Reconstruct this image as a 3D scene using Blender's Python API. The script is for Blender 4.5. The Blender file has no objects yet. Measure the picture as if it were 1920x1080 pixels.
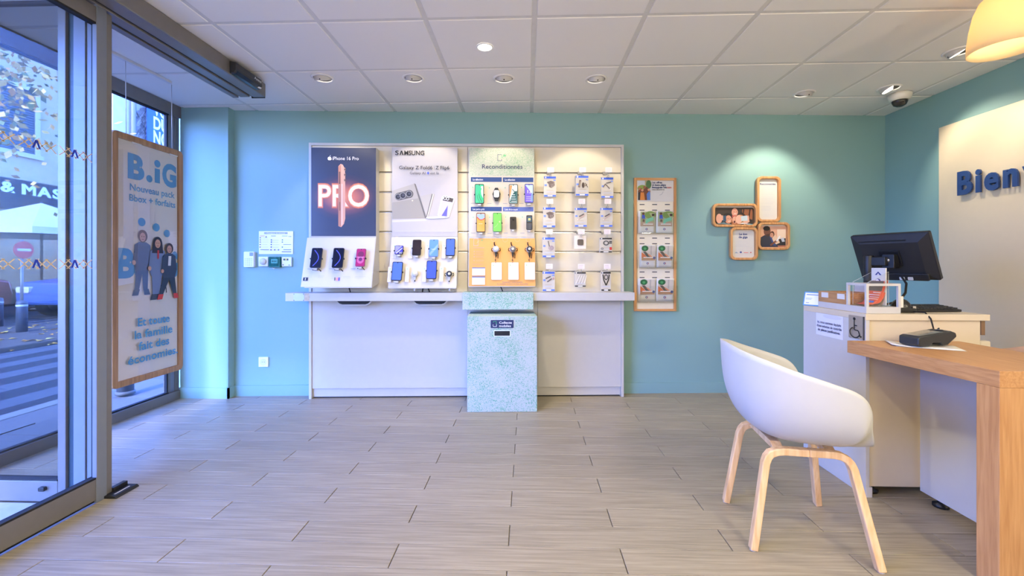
import bpy, bmesh, math, random
from mathutils import Vector, Matrix
random.seed(7)
R = math.radians
scn = bpy.context.scene
COL = scn.collection

# ---------------------------------------------------------------- camera
F, CX, HZ, CAMZ, YAW = 813.0, 960.0, 498.0, 1.13, R(2.0)
H = 2.477                                              # ceiling height
cam_d = bpy.data.cameras.new('camera'); cam = bpy.data.objects.new('camera', cam_d); COL.objects.link(cam)
cam.location = (0, 0, CAMZ); cam.rotation_euler = (R(90), 0, YAW)
cam_d.sensor_width = 36; cam_d.lens = F/1920*36; cam_d.shift_y = -(540-HZ)/1920; cam_d.clip_start = .05; cam_d.clip_end = 300
scn.camera = cam

# ---------------------------------------------------------------- sky, sun, exposure
scn.view_settings.view_transform = 'Standard'; scn.view_settings.look = 'None'
scn.view_settings.gamma = 1; scn.view_settings.use_curve_mapping = False
scn.view_settings.exposure = 0.05
scn.cycles.max_bounces = 10; scn.cycles.diffuse_bounces = 6; scn.cycles.glossy_bounces = 5
scn.cycles.transparent_max_bounces = 32; scn.cycles.sample_clamp_indirect = 6.0
scn.cycles.caustics_reflective = False; scn.cycles.caustics_refractive = False

SKY_STRENGTH, SUN_STRENGTH = 2.4, 3.6
SPOT_W, PENDANT_W, ROOM_W = 18, 1.3, 66
SUN_DIR = Vector((.13, 1, -math.tan(R(34))*math.hypot(.13, 1))).normalized()
w = bpy.data.worlds.new('world'); scn.world = w; w.use_nodes = True
nt = w.node_tree; nt.nodes.clear()
sky = nt.nodes.new('ShaderNodeTexSky'); sky.sky_type = 'NISHITA'; sky.sun_disc = False
sky.sun_elevation = R(34); sky.sun_rotation = math.atan2(-SUN_DIR.x, -SUN_DIR.y)
sky.ozone_density = 3.0
bg = nt.nodes.new('ShaderNodeBackground'); bg.inputs[1].default_value = SKY_STRENGTH
wo = nt.nodes.new('ShaderNodeOutputWorld')
wb = nt.nodes.new('ShaderNodeMix'); wb.data_type = 'RGBA'; wb.blend_type = 'MULTIPLY'; wb.inputs[0].default_value = 1     # white balance: the shop lamps read as white
wb.inputs[7].default_value = (.42, .66, 1.72, 1); nt.links.new(sky.outputs[0], wb.inputs[6]); nt.links.new(wb.outputs[2], bg.inputs[0]); nt.links.new(bg.outputs[0], wo.inputs[0])
sd = bpy.data.lights.new('sun', 'SUN'); sd.energy = SUN_STRENGTH; sd.angle = R(3); sd.color = (1, .9, .74)
so = bpy.data.objects.new('sun', sd); COL.objects.link(so); so.rotation_euler = SUN_DIR.to_track_quat('-Z', 'Y').to_euler()
so.location = (-8, -12, 12)

def spot(name, loc, target, watts, size, blend=.3, col=(1, .87, .65), rad=.03):
    d = bpy.data.lights.new(name, 'SPOT'); d.energy = watts; d.spot_size = R(size); d.spot_blend = blend; d.color = col; d.shadow_soft_size = rad
    o = bpy.data.objects.new(name, d); COL.objects.link(o); o.location = loc
    o.rotation_euler = (Vector(target)-Vector(loc)).to_track_quat('-Z', 'Y').to_euler(); return o
def bulb(name, loc, watts, rad=.05, col=(1, .82, .6)):
    d = bpy.data.lights.new(name, 'POINT'); d.energy = watts; d.color = col; d.shadow_soft_size = rad
    o = bpy.data.objects.new(name, d); COL.objects.link(o); o.location = loc; return o
def portal(loc, rot, sx, sy):
    d = bpy.data.lights.new('daylight_portal', 'AREA'); d.shape = 'RECTANGLE'; d.size = sx; d.size_y = sy; d.cycles.is_portal = True
    o = bpy.data.objects.new('daylight_portal', d); COL.objects.link(o); o.location = loc; o.rotation_euler = rot; return o
portal((-3.02, 1.5, 1.2), (0, R(-90), 0), 2.6, 4.4)

# ---------------------------------------------------------------- materials
def s2l(c):
    return tuple((x/255/12.92 if x/255 <= .04045 else ((x/255+.055)/1.055)**2.4) for x in c[:3])
MATS = {}
def nodes(name):
    m = bpy.data.materials.new(name); m.use_nodes = True
    t = m.node_tree; b = t.nodes['Principled BSDF']; return m, t, b
def M(rgb, rough=.5, metal=0, grain=.03, scale=25, name=None, spec=None):
    """plain paint, plastic or metal: base colour with a faint procedural mottling"""
    k = (tuple(rgb), rough, metal, grain, scale)
    if k in MATS: return MATS[k]
    m, t, b = nodes(name or 'paint_%02x%02x%02x' % tuple(int(v) for v in rgb[:3])); MATS[k] = m
    c = s2l(rgb); b.inputs['Roughness'].default_value = rough; b.inputs['Metallic'].default_value = metal
    if spec is not None: b.inputs['Specular IOR Level'].default_value = spec
    if grain:
        tc = t.nodes.new('ShaderNodeTexCoord'); n = t.nodes.new('ShaderNodeTexNoise'); n.inputs['Scale'].default_value = scale; n.inputs['Detail'].default_value = 3
        r = t.nodes.new('ShaderNodeValToRGB')
        r.color_ramp.elements[0].color = (*[v*(1-grain) for v in c], 1); r.color_ramp.elements[1].color = (*[min(1, v*(1+grain)) for v in c], 1)
        r.color_ramp.elements[0].position = .3; r.color_ramp.elements[1].position = .7
        t.links.new(tc.outputs['Object'], n.inputs['Vector']); t.links.new(n.outputs[0], r.inputs[0]); t.links.new(r.outputs[0], b.inputs['Base Color'])
    else:
        b.inputs['Base Color'].default_value = (*c, 1)
    return m
def INK(rgb, rough=.55):
    return M(rgb, rough, 0, 0)
def EMIT(rgb, s, name):
    m, t, b = nodes(name); b.inputs['Base Color'].default_value = (*s2l(rgb), 1)
    b.inputs['Emission Color'].default_value = (*s2l(rgb), 1); b.inputs['Emission Strength'].default_value = s; return m
def SCREEN(rgb, s=.25):
    k = ('screen', tuple(rgb), s)
    if k not in MATS:
        m, t, b = nodes('lit_screen'); b.inputs['Base Color'].default_value = (*s2l(rgb), 1); b.inputs['Roughness'].default_value = .12
        b.inputs['Emission Color'].default_value = (*s2l(rgb), 1); b.inputs['Emission Strength'].default_value = s; MATS[k] = m
    return MATS[k]
def WOOD(name, a, bcol, axis=0, rough=.45, freq=1.0):
    m, t, b = nodes(name); tc = t.nodes.new('ShaderNodeTexCoord'); mp = t.nodes.new('ShaderNodeMapping')
    sc = [38*freq]*3; sc[axis] = 2.2*freq; mp.inputs['Scale'].default_value = sc
    n = t.nodes.new('ShaderNodeTexNoise'); n.inputs['Scale'].default_value = 1.6; n.inputs['Detail'].default_value = 6; n.inputs['Distortion'].default_value = .35
    r = t.nodes.new('ShaderNodeValToRGB'); r.color_ramp.elements[0].color = (*s2l(a), 1); r.color_ramp.elements[1].color = (*s2l(bcol), 1)
    r.color_ramp.elements[0].position = .32; r.color_ramp.elements[1].position = .68
    t.links.new(tc.outputs['Object'], mp.inputs[0]); t.links.new(mp.outputs[0], n.inputs[0]); t.links.new(n.outputs[0], r.inputs[0]); t.links.new(r.outputs[0], b.inputs['Base Color'])
    bp = t.nodes.new('ShaderNodeBump'); bp.inputs['Strength'].default_value = .06; bp.inputs['Distance'].default_value = .002
    t.links.new(n.outputs[0], bp.inputs['Height']); t.links.new(bp.outputs[0], b.inputs['Normal'])
    b.inputs['Roughness'].default_value = rough; return m
def GLASS(name, tint=(.93, .97, .98), f0=.045):
    m = bpy.data.materials.new(name); m.use_nodes = True; t = m.node_tree; t.nodes.clear()
    o = t.nodes.new('ShaderNodeOutputMaterial'); mx = t.nodes.new('ShaderNodeMixShader'); tr = t.nodes.new('ShaderNodeBsdfTransparent'); gl = t.nodes.new('ShaderNodeBsdfGlossy')
    tr.inputs[0].default_value = (*tint, 1); gl.inputs['Roughness'].default_value = 0; gl.inputs[0].default_value = (1, 1, 1, 1)
    lw = t.nodes.new('ShaderNodeLayerWeight'); lw.inputs[0].default_value = .5
    p = t.nodes.new('ShaderNodeMath'); p.operation = 'POWER'; p.inputs[1].default_value = 5
    mu = t.nodes.new('ShaderNodeMath'); mu.operation = 'MULTIPLY_ADD'; mu.inputs[1].default_value = 1-f0; mu.inputs[2].default_value = f0
    t.links.new(lw.outputs['Facing'], p.inputs[0]); t.links.new(p.outputs[0], mu.inputs[0]); t.links.new(mu.outputs[0], mx.inputs[0])
    t.links.new(tr.outputs[0], mx.inputs[1]); t.links.new(gl.outputs[0], mx.inputs[2]); t.links.new(mx.outputs[0], o.inputs[0]); return m
def wall_paint(name, rgb):
    m, t, b = nodes(name); g = t.nodes.new('ShaderNodeNewGeometry'); n = t.nodes.new('ShaderNodeTexNoise'); n.inputs['Scale'].default_value = 260; n.inputs['Detail'].default_value = 4
    t.links.new(g.outputs['Position'], n.inputs[0]); bp = t.nodes.new('ShaderNodeBump'); bp.inputs['Strength'].default_value = .05; bp.inputs['Distance'].default_value = .001
    t.links.new(n.outputs[0], bp.inputs['Height']); t.links.new(bp.outputs[0], b.inputs['Normal'])
    b.inputs['Base Color'].default_value = (*s2l(rgb), 1); b.inputs['Roughness'].default_value = .55; return m
def floor_mat():
    m, t, b = nodes('grey_oak_tile'); g = t.nodes.new('ShaderNodeNewGeometry'); mp = t.nodes.new('ShaderNodeMapping'); mp.inputs['Scale'].default_value = (2.2, 70, 5)
    n = t.nodes.new('ShaderNodeTexNoise'); n.inputs['Scale'].default_value = 1.5; n.inputs['Detail'].default_value = 6; n.inputs['Roughness'].default_value = .65
    oi = t.nodes.new('ShaderNodeObjectInfo'); ad = t.nodes.new('ShaderNodeVectorMath'); ad.operation = 'ADD'
    cmb = t.nodes.new('ShaderNodeCombineXYZ'); ml = t.nodes.new('ShaderNodeMath'); ml.operation = 'MULTIPLY'; ml.inputs[1].default_value = 37
    t.links.new(oi.outputs['Random'], ml.inputs[0]); t.links.new(ml.outputs[0], cmb.inputs[2]); t.links.new(ml.outputs[0], cmb.inputs[0])
    t.links.new(g.outputs['Position'], mp.inputs[0]); t.links.new(mp.outputs[0], ad.inputs[0]); t.links.new(cmb.outputs[0], ad.inputs[1]); t.links.new(ad.outputs[0], n.inputs[0])
    r = t.nodes.new('ShaderNodeValToRGB'); r.color_ramp.elements[0].color = (*s2l((128, 119, 102)), 1); r.color_ramp.elements[1].color = (*s2l((163, 153, 134)), 1)
    r.color_ramp.elements[0].position = .3; r.color_ramp.elements[1].position = .66
    hs = t.nodes.new('ShaderNodeHueSaturation'); mr = t.nodes.new('ShaderNodeMapRange'); mr.inputs[3].default_value = .94; mr.inputs[4].default_value = 1.04
    t.links.new(oi.outputs['Random'], mr.inputs[0]); t.links.new(mr.outputs[0], hs.inputs['Value']); t.links.new(n.outputs[0], r.inputs[0]); t.links.new(r.outputs[0], hs.inputs['Color']); t.links.new(hs.outputs[0], b.inputs['Base Color'])
    bp = t.nodes.new('ShaderNodeBump'); bp.inputs['Strength'].default_value = .12; bp.inputs['Distance'].default_value = .001
    t.links.new(n.outputs[0], bp.inputs['Height']); t.links.new(bp.outputs[0], b.inputs['Normal']); b.inputs['Roughness'].default_value = .42; return m
def speckle(name, base, fleck, scale=60, amount=.6, edge=.0):
    """pale board with short green flecks, thicker in drifting clouds"""
    m, t, b = nodes(name); tc = t.nodes.new('ShaderNodeTexCoord')
    n = t.nodes.new('ShaderNodeTexNoise'); n.inputs['Scale'].default_value = scale; n.inputs['Detail'].default_value = 2; n.inputs['Distortion'].default_value = 1.6
    c = t.nodes.new('ShaderNodeTexNoise'); c.inputs['Scale'].default_value = 4.5; c.inputs['Detail'].default_value = 3
    ad = t.nodes.new('ShaderNodeMath'); ad.operation = 'MULTIPLY_ADD'; ad.inputs[1].default_value = .35
    r = t.nodes.new('ShaderNodeValToRGB'); r.color_ramp.elements[0].position = amount; r.color_ramp.elements[1].position = amount+.09
    r.color_ramp.elements[0].color = (*s2l(base), 1); r.color_ramp.elements[1].color = (*s2l(fleck), 1)
    t.links.new(tc.outputs['Object'], n.inputs[0]); t.links.new(tc.outputs['Object'], c.inputs[0]); t.links.new(c.outputs[0], ad.inputs[0]); t.links.new(n.outputs[0], ad.inputs[2])
    t.links.new(ad.outputs[0], r.inputs[0]); t.links.new(r.outputs[0], b.inputs['Base Color']); b.inputs['Roughness'].default_value = .5; return m

TEAL = wall_paint('teal_wall_paint', (131, 169, 170))
CEILM = wall_paint('white_ceiling_board', (238, 236, 234))
PLASTER = wall_paint('cream_wall_paint', (232, 226, 214))
FLOORM = floor_mat()
WHITE = M((195, 193, 191), .35, 0, .01, name='white_laminate')
CREAM = M((208, 194, 170), .4, 0, .01, name='cream_laminate')
ALU = M((124, 120, 118), .38, .35, .03, name='grey_lacquered_aluminium')
ALUP = M((120, 126, 140), .4, .1, .02, name='pale_lacquered_aluminium')
BLACK = M((22, 23, 26), .45, 0, .05, name='black_plastic')
RUBBER = M((18, 20, 24), .7, 0, .05, name='black_rubber')
CHROME = M((190, 190, 192), .2, .9, .02, name='brushed_steel')
BEECH = WOOD('beech_veneer', (166, 119, 76), (188, 143, 97), 1, .42, 1.7)
BEECHZ = WOOD('beech_veneer_upright', (166, 119, 76), (188, 143, 97), 2, .42, 1.7)
OAKF = WOOD('oak_frame', (184, 128, 78), (216, 164, 108), 2, .5)
OAKX = WOOD('oak_frame_level', (184, 128, 78), (216, 164, 108), 0, .5)
OAKP = WOOD('oiled_oak_frame', (150, 112, 78), (184, 144, 104), 2, .5)
OAKL = WOOD('pale_oak_leg', (206, 162, 112), (232, 196, 150), 2, .5)
CLEAR = GLASS('clear_glass', (.85, .87, .87), .003); LEAFG = GLASS('door_glass', (.87, .89, .89), .02); ACRYLIC = GLASS('clear_acrylic', (.98, .985, .98), .035)
SPECK = speckle('green_flecked_board', (182, 192, 190), (104, 166, 140), 110, .70)
PAPER = M((216, 214, 210), .6, 0, .01, name='white_paper')

# ---------------------------------------------------------------- mesh helpers
class MB:
    def __init__(s): s.v = []; s.f = []; s.m = []; s.mats = []; s.cur = 0; s.sm = []
    def mat(s, m):
        if m not in s.mats: s.mats.append(m)
        s.cur = s.mats.index(m); return s
    def add(s, vs, fs, smooth=False):
        b = len(s.v); s.v += [tuple(v) for v in vs]; s.f += [tuple(i+b for i in f) for f in fs]; s.m += [s.cur]*len(fs); s.sm += [smooth]*len(fs); return s
    def box(s, x0, x1, y0, y1, z0, z1):
        vs = [(x, y, z) for z in (z0, z1) for y in (y0, y1) for x in (x0, x1)]
        return s.add(vs, [(0, 2, 3, 1), (4, 5, 7, 6), (0, 1, 5, 4), (2, 6, 7, 3), (0, 4, 6, 2), (1, 3, 7, 5)])
    def prism(s, pts, ax, a0, a1):
        """pts: 2D outline; ax: extrusion axis 0/1/2; other two axes in order"""
        def P(p, a):
            q = list(p); q.insert(ax, a); return q
        n = len(pts); vs = [P(p, a0) for p in pts]+[P(p, a1) for p in pts]
        fs = [tuple(range(n))[::-1], tuple(range(n, 2*n))]+[(i, (i+1) % n, n+(i+1) % n, n+i) for i in range(n)]
        return s.add(vs, fs)
    def rbox(s, x0, x1, y0, y1, z0, z1, r, ax=1, n=4):
        """box with rounded corners in the plane across axis ax"""
        if ax == 1: o = rrect(x0, z0, x1, z1, r, n); return s.prism(o, 1, y0, y1)
        if ax == 2: o = rrect(x0, y0, x1, y1, r, n); return s.prism(o, 2, z0, z1)
        o = rrect(y0, z0, y1, z1, r, n); return s.prism(o, 0, x0, x1)
    def lathe(s, prof, c=(0, 0, 0), n=24, axis=2, cap=True):
        vs = []; k = len(prof)
        for i in range(n):
            a = 2*math.pi*i/n
            for r, h in prof:
                p = [r*math.cos(a), r*math.sin(a), h]
                if axis == 1: p = [p[0], h, p[1]]
                if axis == 0: p = [h, p[0], p[1]]
                vs.append((p[0]+c[0], p[1]+c[1], p[2]+c[2]))
        fs = [(i*k+j, ((i+1) % n)*k+j, ((i+1) % n)*k+j+1, i*k+j+1) for i in range(n) for j in range(k-1)]
        s.add(vs, fs, True)
        if cap:
            b = len(s.v)-len(vs)
            for j in (0, k-1):
                if prof[j][0] > 1e-5: s.f.append(tuple(b+i*k+j for i in range(n))); s.m.append(s.cur); s.sm.append(False)
        return s
    def tube(s, pts, r, n=8, cap=True):
        pts = [Vector(p) for p in pts]; rings = []; up = Vector((.13, .2, .97))
        for i, p in enumerate(pts):
            d = (pts[min(i+1, len(pts)-1)]-pts[max(i-1, 0)]).normalized()
            a = d.cross(up)
            if a.length < .1: a = d.cross(Vector((1, 0, 0)))
            a.normalize(); b = d.cross(a); rr = r[i] if isinstance(r, (list, tuple)) else r
            rings.append([p+a*rr*math.cos(2*math.pi*k/n)+b*rr*math.sin(2*math.pi*k/n) for k in range(n)])
        vs = [v for q in rings for v in q]
        fs = [(i*n+k, i*n+(k+1) % n, (i+1)*n+(k+1) % n, (i+1)*n+k) for i in range(len(pts)-1) for k in range(n)]
        s.add(vs, fs, True)
        if cap:
            s.f.append(tuple(len(s.v)-len(vs)+k for k in range(n))); s.f.append(tuple(len(s.v)-n+k for k in range(n))); s.m += [s.cur]*2; s.sm += [False]*2
        return s
    def grid(s, fn, nu, nv, smooth=True):
        vs = [fn(i/nu, j/nv) for i in range(nu+1) for j in range(nv+1)]
        return s.add(vs, [(i*(nv+1)+j, (i+1)*(nv+1)+j, (i+1)*(nv+1)+j+1, i*(nv+1)+j+1) for i in range(nu) for j in range(nv)], smooth)
    def obj(s, name, mat=None, parent=None, bevel=0, loc=None, solid=0, subd=0, seg=2, **props):
        me = bpy.data.meshes.new(name); me.from_pydata(s.v, [], s.f)
        mats = s.mats or [mat or WHITE]
        for m in mats: me.materials.append(m)
        me.polygons.foreach_set('material_index', s.m); me.polygons.foreach_set('use_smooth', s.sm); me.update()
        bm = bmesh.new(); bm.from_mesh(me); bmesh.ops.recalc_face_normals(bm, faces=bm.faces); bm.to_mesh(me); bm.free()
        o = bpy.data.objects.new(name, me); COL.objects.link(o)
        if parent: o.parent = parent
        if loc is not None: o.location = loc
        if subd: d = o.modifiers.new('subd', 'SUBSURF'); d.levels = d.render_levels = subd
        if solid: d = o.modifiers.new('thick', 'SOLIDIFY'); d.thickness = solid; d.offset = 0
        if bevel: d = o.modifiers.new('bevel', 'BEVEL'); d.width = bevel; d.segments = seg; d.limit_method = 'ANGLE'; d.harden_normals = False
        for k, v in props.items(): o[k] = v
        return o
def rrect(x0, y0, x1, y1, r, n=4):
    o = []
    for cx, cy, a in ((x1-r, y0+r, -90), (x1-r, y1-r, 0), (x0+r, y1-r, 90), (x0+r, y0+r, 180)):
        for i in range(n+1):
            t = R(a+90*i/n); o.append((cx+r*math.cos(t), cy+r*math.sin(t)))
    return o
def tag(o, label, cat, group=None):
    o['label'] = label; o['category'] = cat
    if group: o['group'] = group
    return o
def thing(name, label, cat, mat4, group=None):
    o = bpy.data.objects.new(name, None); COL.objects.link(o); o.empty_display_size = .05
    o.matrix_world = mat4 if isinstance(mat4, Matrix) else Matrix.Translation(mat4)
    return tag(o, label, cat, group)
def struct(o, **p):
    o['kind'] = 'structure'
    for k, v in p.items(): o[k] = v
    return o
def copy_tree(o, parent=None):
    c = o.copy(); COL.objects.link(c)
    if parent: c.parent = parent
    for ch in list(o.children): copy_tree(ch, c)
    return c

# ---------------------------------------------------------------- planes of the room, in metres
RT = Vector((math.cos(YAW), math.sin(YAW), 0)); FW = Vector((-math.sin(YAW), math.cos(YAW), 0)); UP = Vector((0, 0, 1)); EYE = Vector((0, 0, CAMZ))
class Plane:
    """a real surface: origin, rightward and upward axes, inward axis; at() reads a measured sight line onto it in metres"""
    def __init__(s, o, ex, ey, ez): s.o, s.ex, s.ey, s.ez = Vector(o), Vector(ex).normalized(), Vector(ey).normalized(), Vector(ez).normalized()
    def at(s, px, py):
        d = FW+RT*((px-CX)/F)+UP*((HZ-py)/F); t = (s.o-EYE).dot(s.ey)/d.dot(s.ey); q = EYE+d*t-s.o
        return q.dot(s.ex), q.dot(s.ez)
    def pt(s, a, b, out=0): return s.o+s.ex*a+s.ez*b-s.ey*out
    def mx(s, a, b, out=0):
        p = s.pt(a, b, out); return Matrix(((s.ex.x, s.ey.x, s.ez.x, p.x), (s.ex.y, s.ey.y, s.ez.y, p.y), (s.ex.z, s.ey.z, s.ez.z, p.z), (0, 0, 0, 1)))
    def rect(s, x0, y0, x1, y1):
        """a, b of the lower left corner, width and height of a measured rectangle"""
        xm, ym = (x0+x1)/2, (y0+y1)/2
        return s.at(x0, ym)[0], s.at(xm, y1)[1], s.at(x1, ym)[0]-s.at(x0, ym)[0], s.at(xm, y0)[1]-s.at(xm, y1)[1]
    def tilt(s, a, b, out, ang):
        """plane hinged on the level line at height b, its foot swung out by ang"""
        o = s.pt(a, b, out); ez = s.ez*math.cos(ang)+s.ey*math.sin(ang); ey = s.ey*math.cos(ang)-s.ez*math.sin(ang); return Plane(o, s.ex, ey, ez)
def floor_at(px, py, z=0):
    f = F*(CAMZ-z)/(py-HZ); r = (px-CX)/F*f; p = RT*r+FW*f; return p.x, p.y
P1 = Vector((-2.560, 3.676, 0)); P2 = Vector((3.217, 4.012, 0))
WU = (P2-P1).normalized(); WN = Vector((-WU.y, WU.x, 0))
BACK = lambda off=0: Plane(P1-WN*off, WU, WN, UP)
SIDE_R = lambda x: Plane((x, 0, 0), (0, -1, 0), (1, 0, 0), UP)       # faces the room from the right
SIDE_L = lambda x: Plane((x, 0, 0), (0, 1, 0), (-1, 0, 0), UP)       # faces the room from the left
FRONT = lambda y: Plane((0, y, 0), (1, 0, 0), (0, 1, 0), UP)

# ---------------------------------------------------------------- flat print: layered inks on a sheet
_T = {}
def text_mesh(s, bold=0):
    k = (s, bold)
    if k not in _T:
        cu = bpy.data.curves.new('lettering', 'FONT'); cu.body = s; cu.size = 1; cu.offset = bold; cu.resolution_u = 4
        ob = bpy.data.objects.new('lettering', cu); me = bpy.data.meshes.new_from_object(ob)
        vs = [(v.co.x, v.co.y) for v in me.vertices]; fs = [tuple(p.vertices) for p in me.polygons]
        bpy.data.objects.remove(ob); bpy.data.curves.remove(cu); bpy.data.meshes.remove(me)
        _T[k] = (vs, fs, min(v[0] for v in vs), max(v[0] for v in vs))
    return _T[k]
CAP = max(v[1] for v in text_mesh('H')[0])
LAYER = .0003
def art(name, parent, rect, w, h, shapes, org=(0, 0, 0), yfn=None, **props):
    """rect: the sheet's extent in drawing units (y down); w, h in metres; sheet lies in local x-z facing -y"""
    x0, y0, x1, y1 = rect; sx, sz = w/(x1-x0), h/(y1-y0); mb = MB(); lay = 0
    X = lambda x: org[0]+(x-x0)*sx
    Z = lambda y: org[2]+(y1-y)*sz
    def put(pts, fs):
        y = org[1]-lay*LAYER
        mb.add([(X(a), y+(yfn(X(a), Z(b)) if yfn else 0), Z(b)) for a, b in pts], fs)
    for s in shapes:
        lay += 1; k, col = s[0], s[1]; mb.mat(col if not isinstance(col, tuple) else INK(col))
        if k == 'r':
            rad = s[6] if len(s) > 6 else 0
            p = rrect(s[2], s[3], s[4], s[5], rad, 4) if rad else [(s[2], s[3]), (s[4], s[3]), (s[4], s[5]), (s[2], s[5])]
            put(p, [tuple(range(len(p)))])
        elif k == 'c':
            rx = s[4]; ry = s[5] if len(s) > 5 else rx; n = 20
            put([(s[2]+rx*math.cos(2*math.pi*i/n), s[3]+ry*math.sin(2*math.pi*i/n)) for i in range(n)], [tuple(range(n))])
        elif k == 'o':
            n = 28; r0, r1 = s[4]-s[5]/2, s[4]+s[5]/2
            pts = [(s[2]+r*math.cos(2*math.pi*i/n), s[3]+r*math.sin(2*math.pi*i/n)) for i in range(n) for r in (r0, r1)]
            put(pts, [(2*i, 2*i+1, (2*i+3) % (2*n), (2*i+2) % (2*n)) for i in range(n)])
        elif k == 'p':
            put(s[2], [tuple(range(len(s[2])))])
        elif k == 'l':
            wd = s[2]/2; ps = s[3]
            for (ax, ay), (bx, by) in zip(ps, ps[1:]):
                d = math.hypot(bx-ax, by-ay) or 1; nx, ny = -(by-ay)/d*wd, (bx-ax)/d*wd
                put([(ax+nx, ay+ny), (bx+nx, by+ny), (bx-nx, by-ny), (ax-nx, ay-ny)], [(0, 1, 2, 3)])
        elif k == 't':
            txt, tx, ty, cap = s[2:6]; wid = s[6] if len(s) > 6 else None; al = s[7] if len(s) > 7 else 'l'; bold = s[8] if len(s) > 8 else .012
            vs, fs, a, b = text_mesh(txt, bold); kz = cap/CAP; kx = wid/(b-a) if wid else kz
            ox = tx-a*kx if al == 'l' else (tx-(a+b)/2*kx if al == 'c' else tx-b*kx)
            put([(ox+vx*kx, ty-vy*kz) for vx, vy in vs], fs)
    return mb.obj(name, None, parent, **props)
def lines(col, x0, x1, ys, h, jitter=.25):
    """rows of print too small to read"""
    return [('r', col, x0, y, x1-(x1-x0)*random.random()*jitter, y+h) for y in ys]
# ================================================================ SETTING
XF, XD = -2.98, -2.07                                   # shop front line, sliding door line
XR, YB = 3.216, -2.6
# ---- floor: a screed with every plank tile laid on it
fl = MB().box(XD-.02, XR+.1, YB, 4.2, -.12, -.011)
fl.box(XF, XD-.02, 2.0, 4.2, -.12, -.011)
floor = struct(fl.obj('floor', M((120, 112, 104), .8, name='grey_grout')))
TL, TW, GAP = .89, .1427, .0035
tile_cache = {}
def plank(x0, x1, y0, y1):
    k = (round(x1-x0, 3), round(y1-y0, 3))
    if k not in tile_cache:
        m = MB(); hx, hy = k[0]/2-GAP/2, k[1]/2-GAP/2; c = .0012
        vs = [(-hx, -hy, -.010), (hx, -hy, -.010), (hx, hy, -.010), (-hx, hy, -.010), (-hx, -hy, -c), (hx, -hy, -c), (hx, hy, -c), (-hx, hy, -c),
              (-hx+c, -hy+c, 0), (hx-c, -hy+c, 0), (hx-c, hy-c, 0), (-hx+c, hy-c, 0)]
        fs = [(0, 1, 5, 4), (1, 2, 6, 5), (2, 3, 7, 6), (3, 0, 4, 7), (4, 5, 9, 8), (5, 6, 10, 9), (6, 7, 11, 10), (7, 4, 8, 11), (8, 9, 10, 11)]
        o = m.add(vs, fs).obj('floor_tile', FLOORM); COL.objects.unlink(o); tile_cache[k] = o.data
    o = bpy.data.objects.new('floor_tile', tile_cache[k]); COL.objects.link(o); o.parent = floor
    o.location = ((x0+x1)/2, (y0+y1)/2, 0)
for r in range(-12, 18):
    y0 = 1.747+r*TW; y1 = y0+TW
    if y1 < .2: continue
    xa = -2.96 if y0 > 2.0 else -2.05
    x = -.075+(.445 if r % 2 else 0)-TL*6
    while x < XR:
        a, b = max(x, xa), min(x+TL, XR+.05)
        if b-a > .02: plank(a, b, y0, y1)
        x += TL
struct(MB().box(XD, XR, YB, 1.747-11*TW-.002, -.01, 0).obj('floor_rear', FLOORM))
# ---- ceiling: grid and tegular boards
ceil = struct(MB().box(XF, XR+.1, YB, 4.2, H+.03, H+.12).obj('ceiling', CEILM))
CS = .597; CX0, CY0 = .04, 2.355
lamps_px = [(605, 146), (775, 146), (945, 147), (1118, 148), (1508, 175), (1667, 165), (1797, 96), (909, 88)]
xs = [CX0+k*CS for k in range(-5, 6)]; ys = [CY0+k*CS for k in range(-9, 5)]
gb = MB()
for x in xs: gb.box(x-.013, x+.013, YB, 4.15, H+.0035, H+.03)
for y in ys: gb.box(XF, XR, y-.013, y+.013, H+.004, H+.03)
g = gb.obj('ceiling_grid', M((216, 215, 213), .5, name='white_grid_bar'), ceil); g['kind'] = 'stuff'
tm = {}
for i, x in enumerate([CX0-6*CS]+xs):
    for j, y in enumerate(ys):
        a, b, c, d = max(x+.0135, XF), min(x+CS-.0135, XR), y+.0135, min(y+CS-.0135, 4.1)
        if b-a < .03 or d-c < .03 or c < -.4: continue
        k = (round(b-a, 3), round(d-c, 3))
        if k not in tm:
            hx, hy = k[0]/2, k[1]/2; e = .006; vs = []
            for (q, z) in ((0, .03), (0, .003), (e*.6, 0)):
                vs += [(-hx+q, -hy+q, z), (hx-q, -hy+q, z), (hx-q, hy-q, z), (-hx+q, hy-q, z)]
            fs = [(p+n, p+(n+1) % 4, p+4+(n+1) % 4, p+4+n) for p in (0, 4) for n in range(4)]+[(8, 9, 10, 11)]
            o = MB().add(vs, fs).obj('ceiling_tile', CEILM); COL.objects.unlink(o); tm[k] = o.data
        o = bpy.data.objects.new('ceiling_tile', tm[k]); COL.objects.link(o); o.parent = ceil; o.location = ((a+b)/2, (c+d)/2, H)
struct(MB().box(XF, XR, YB, CY0-5*CS-.02, H, H+.03).obj('ceiling_rear', CEILM))
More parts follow.
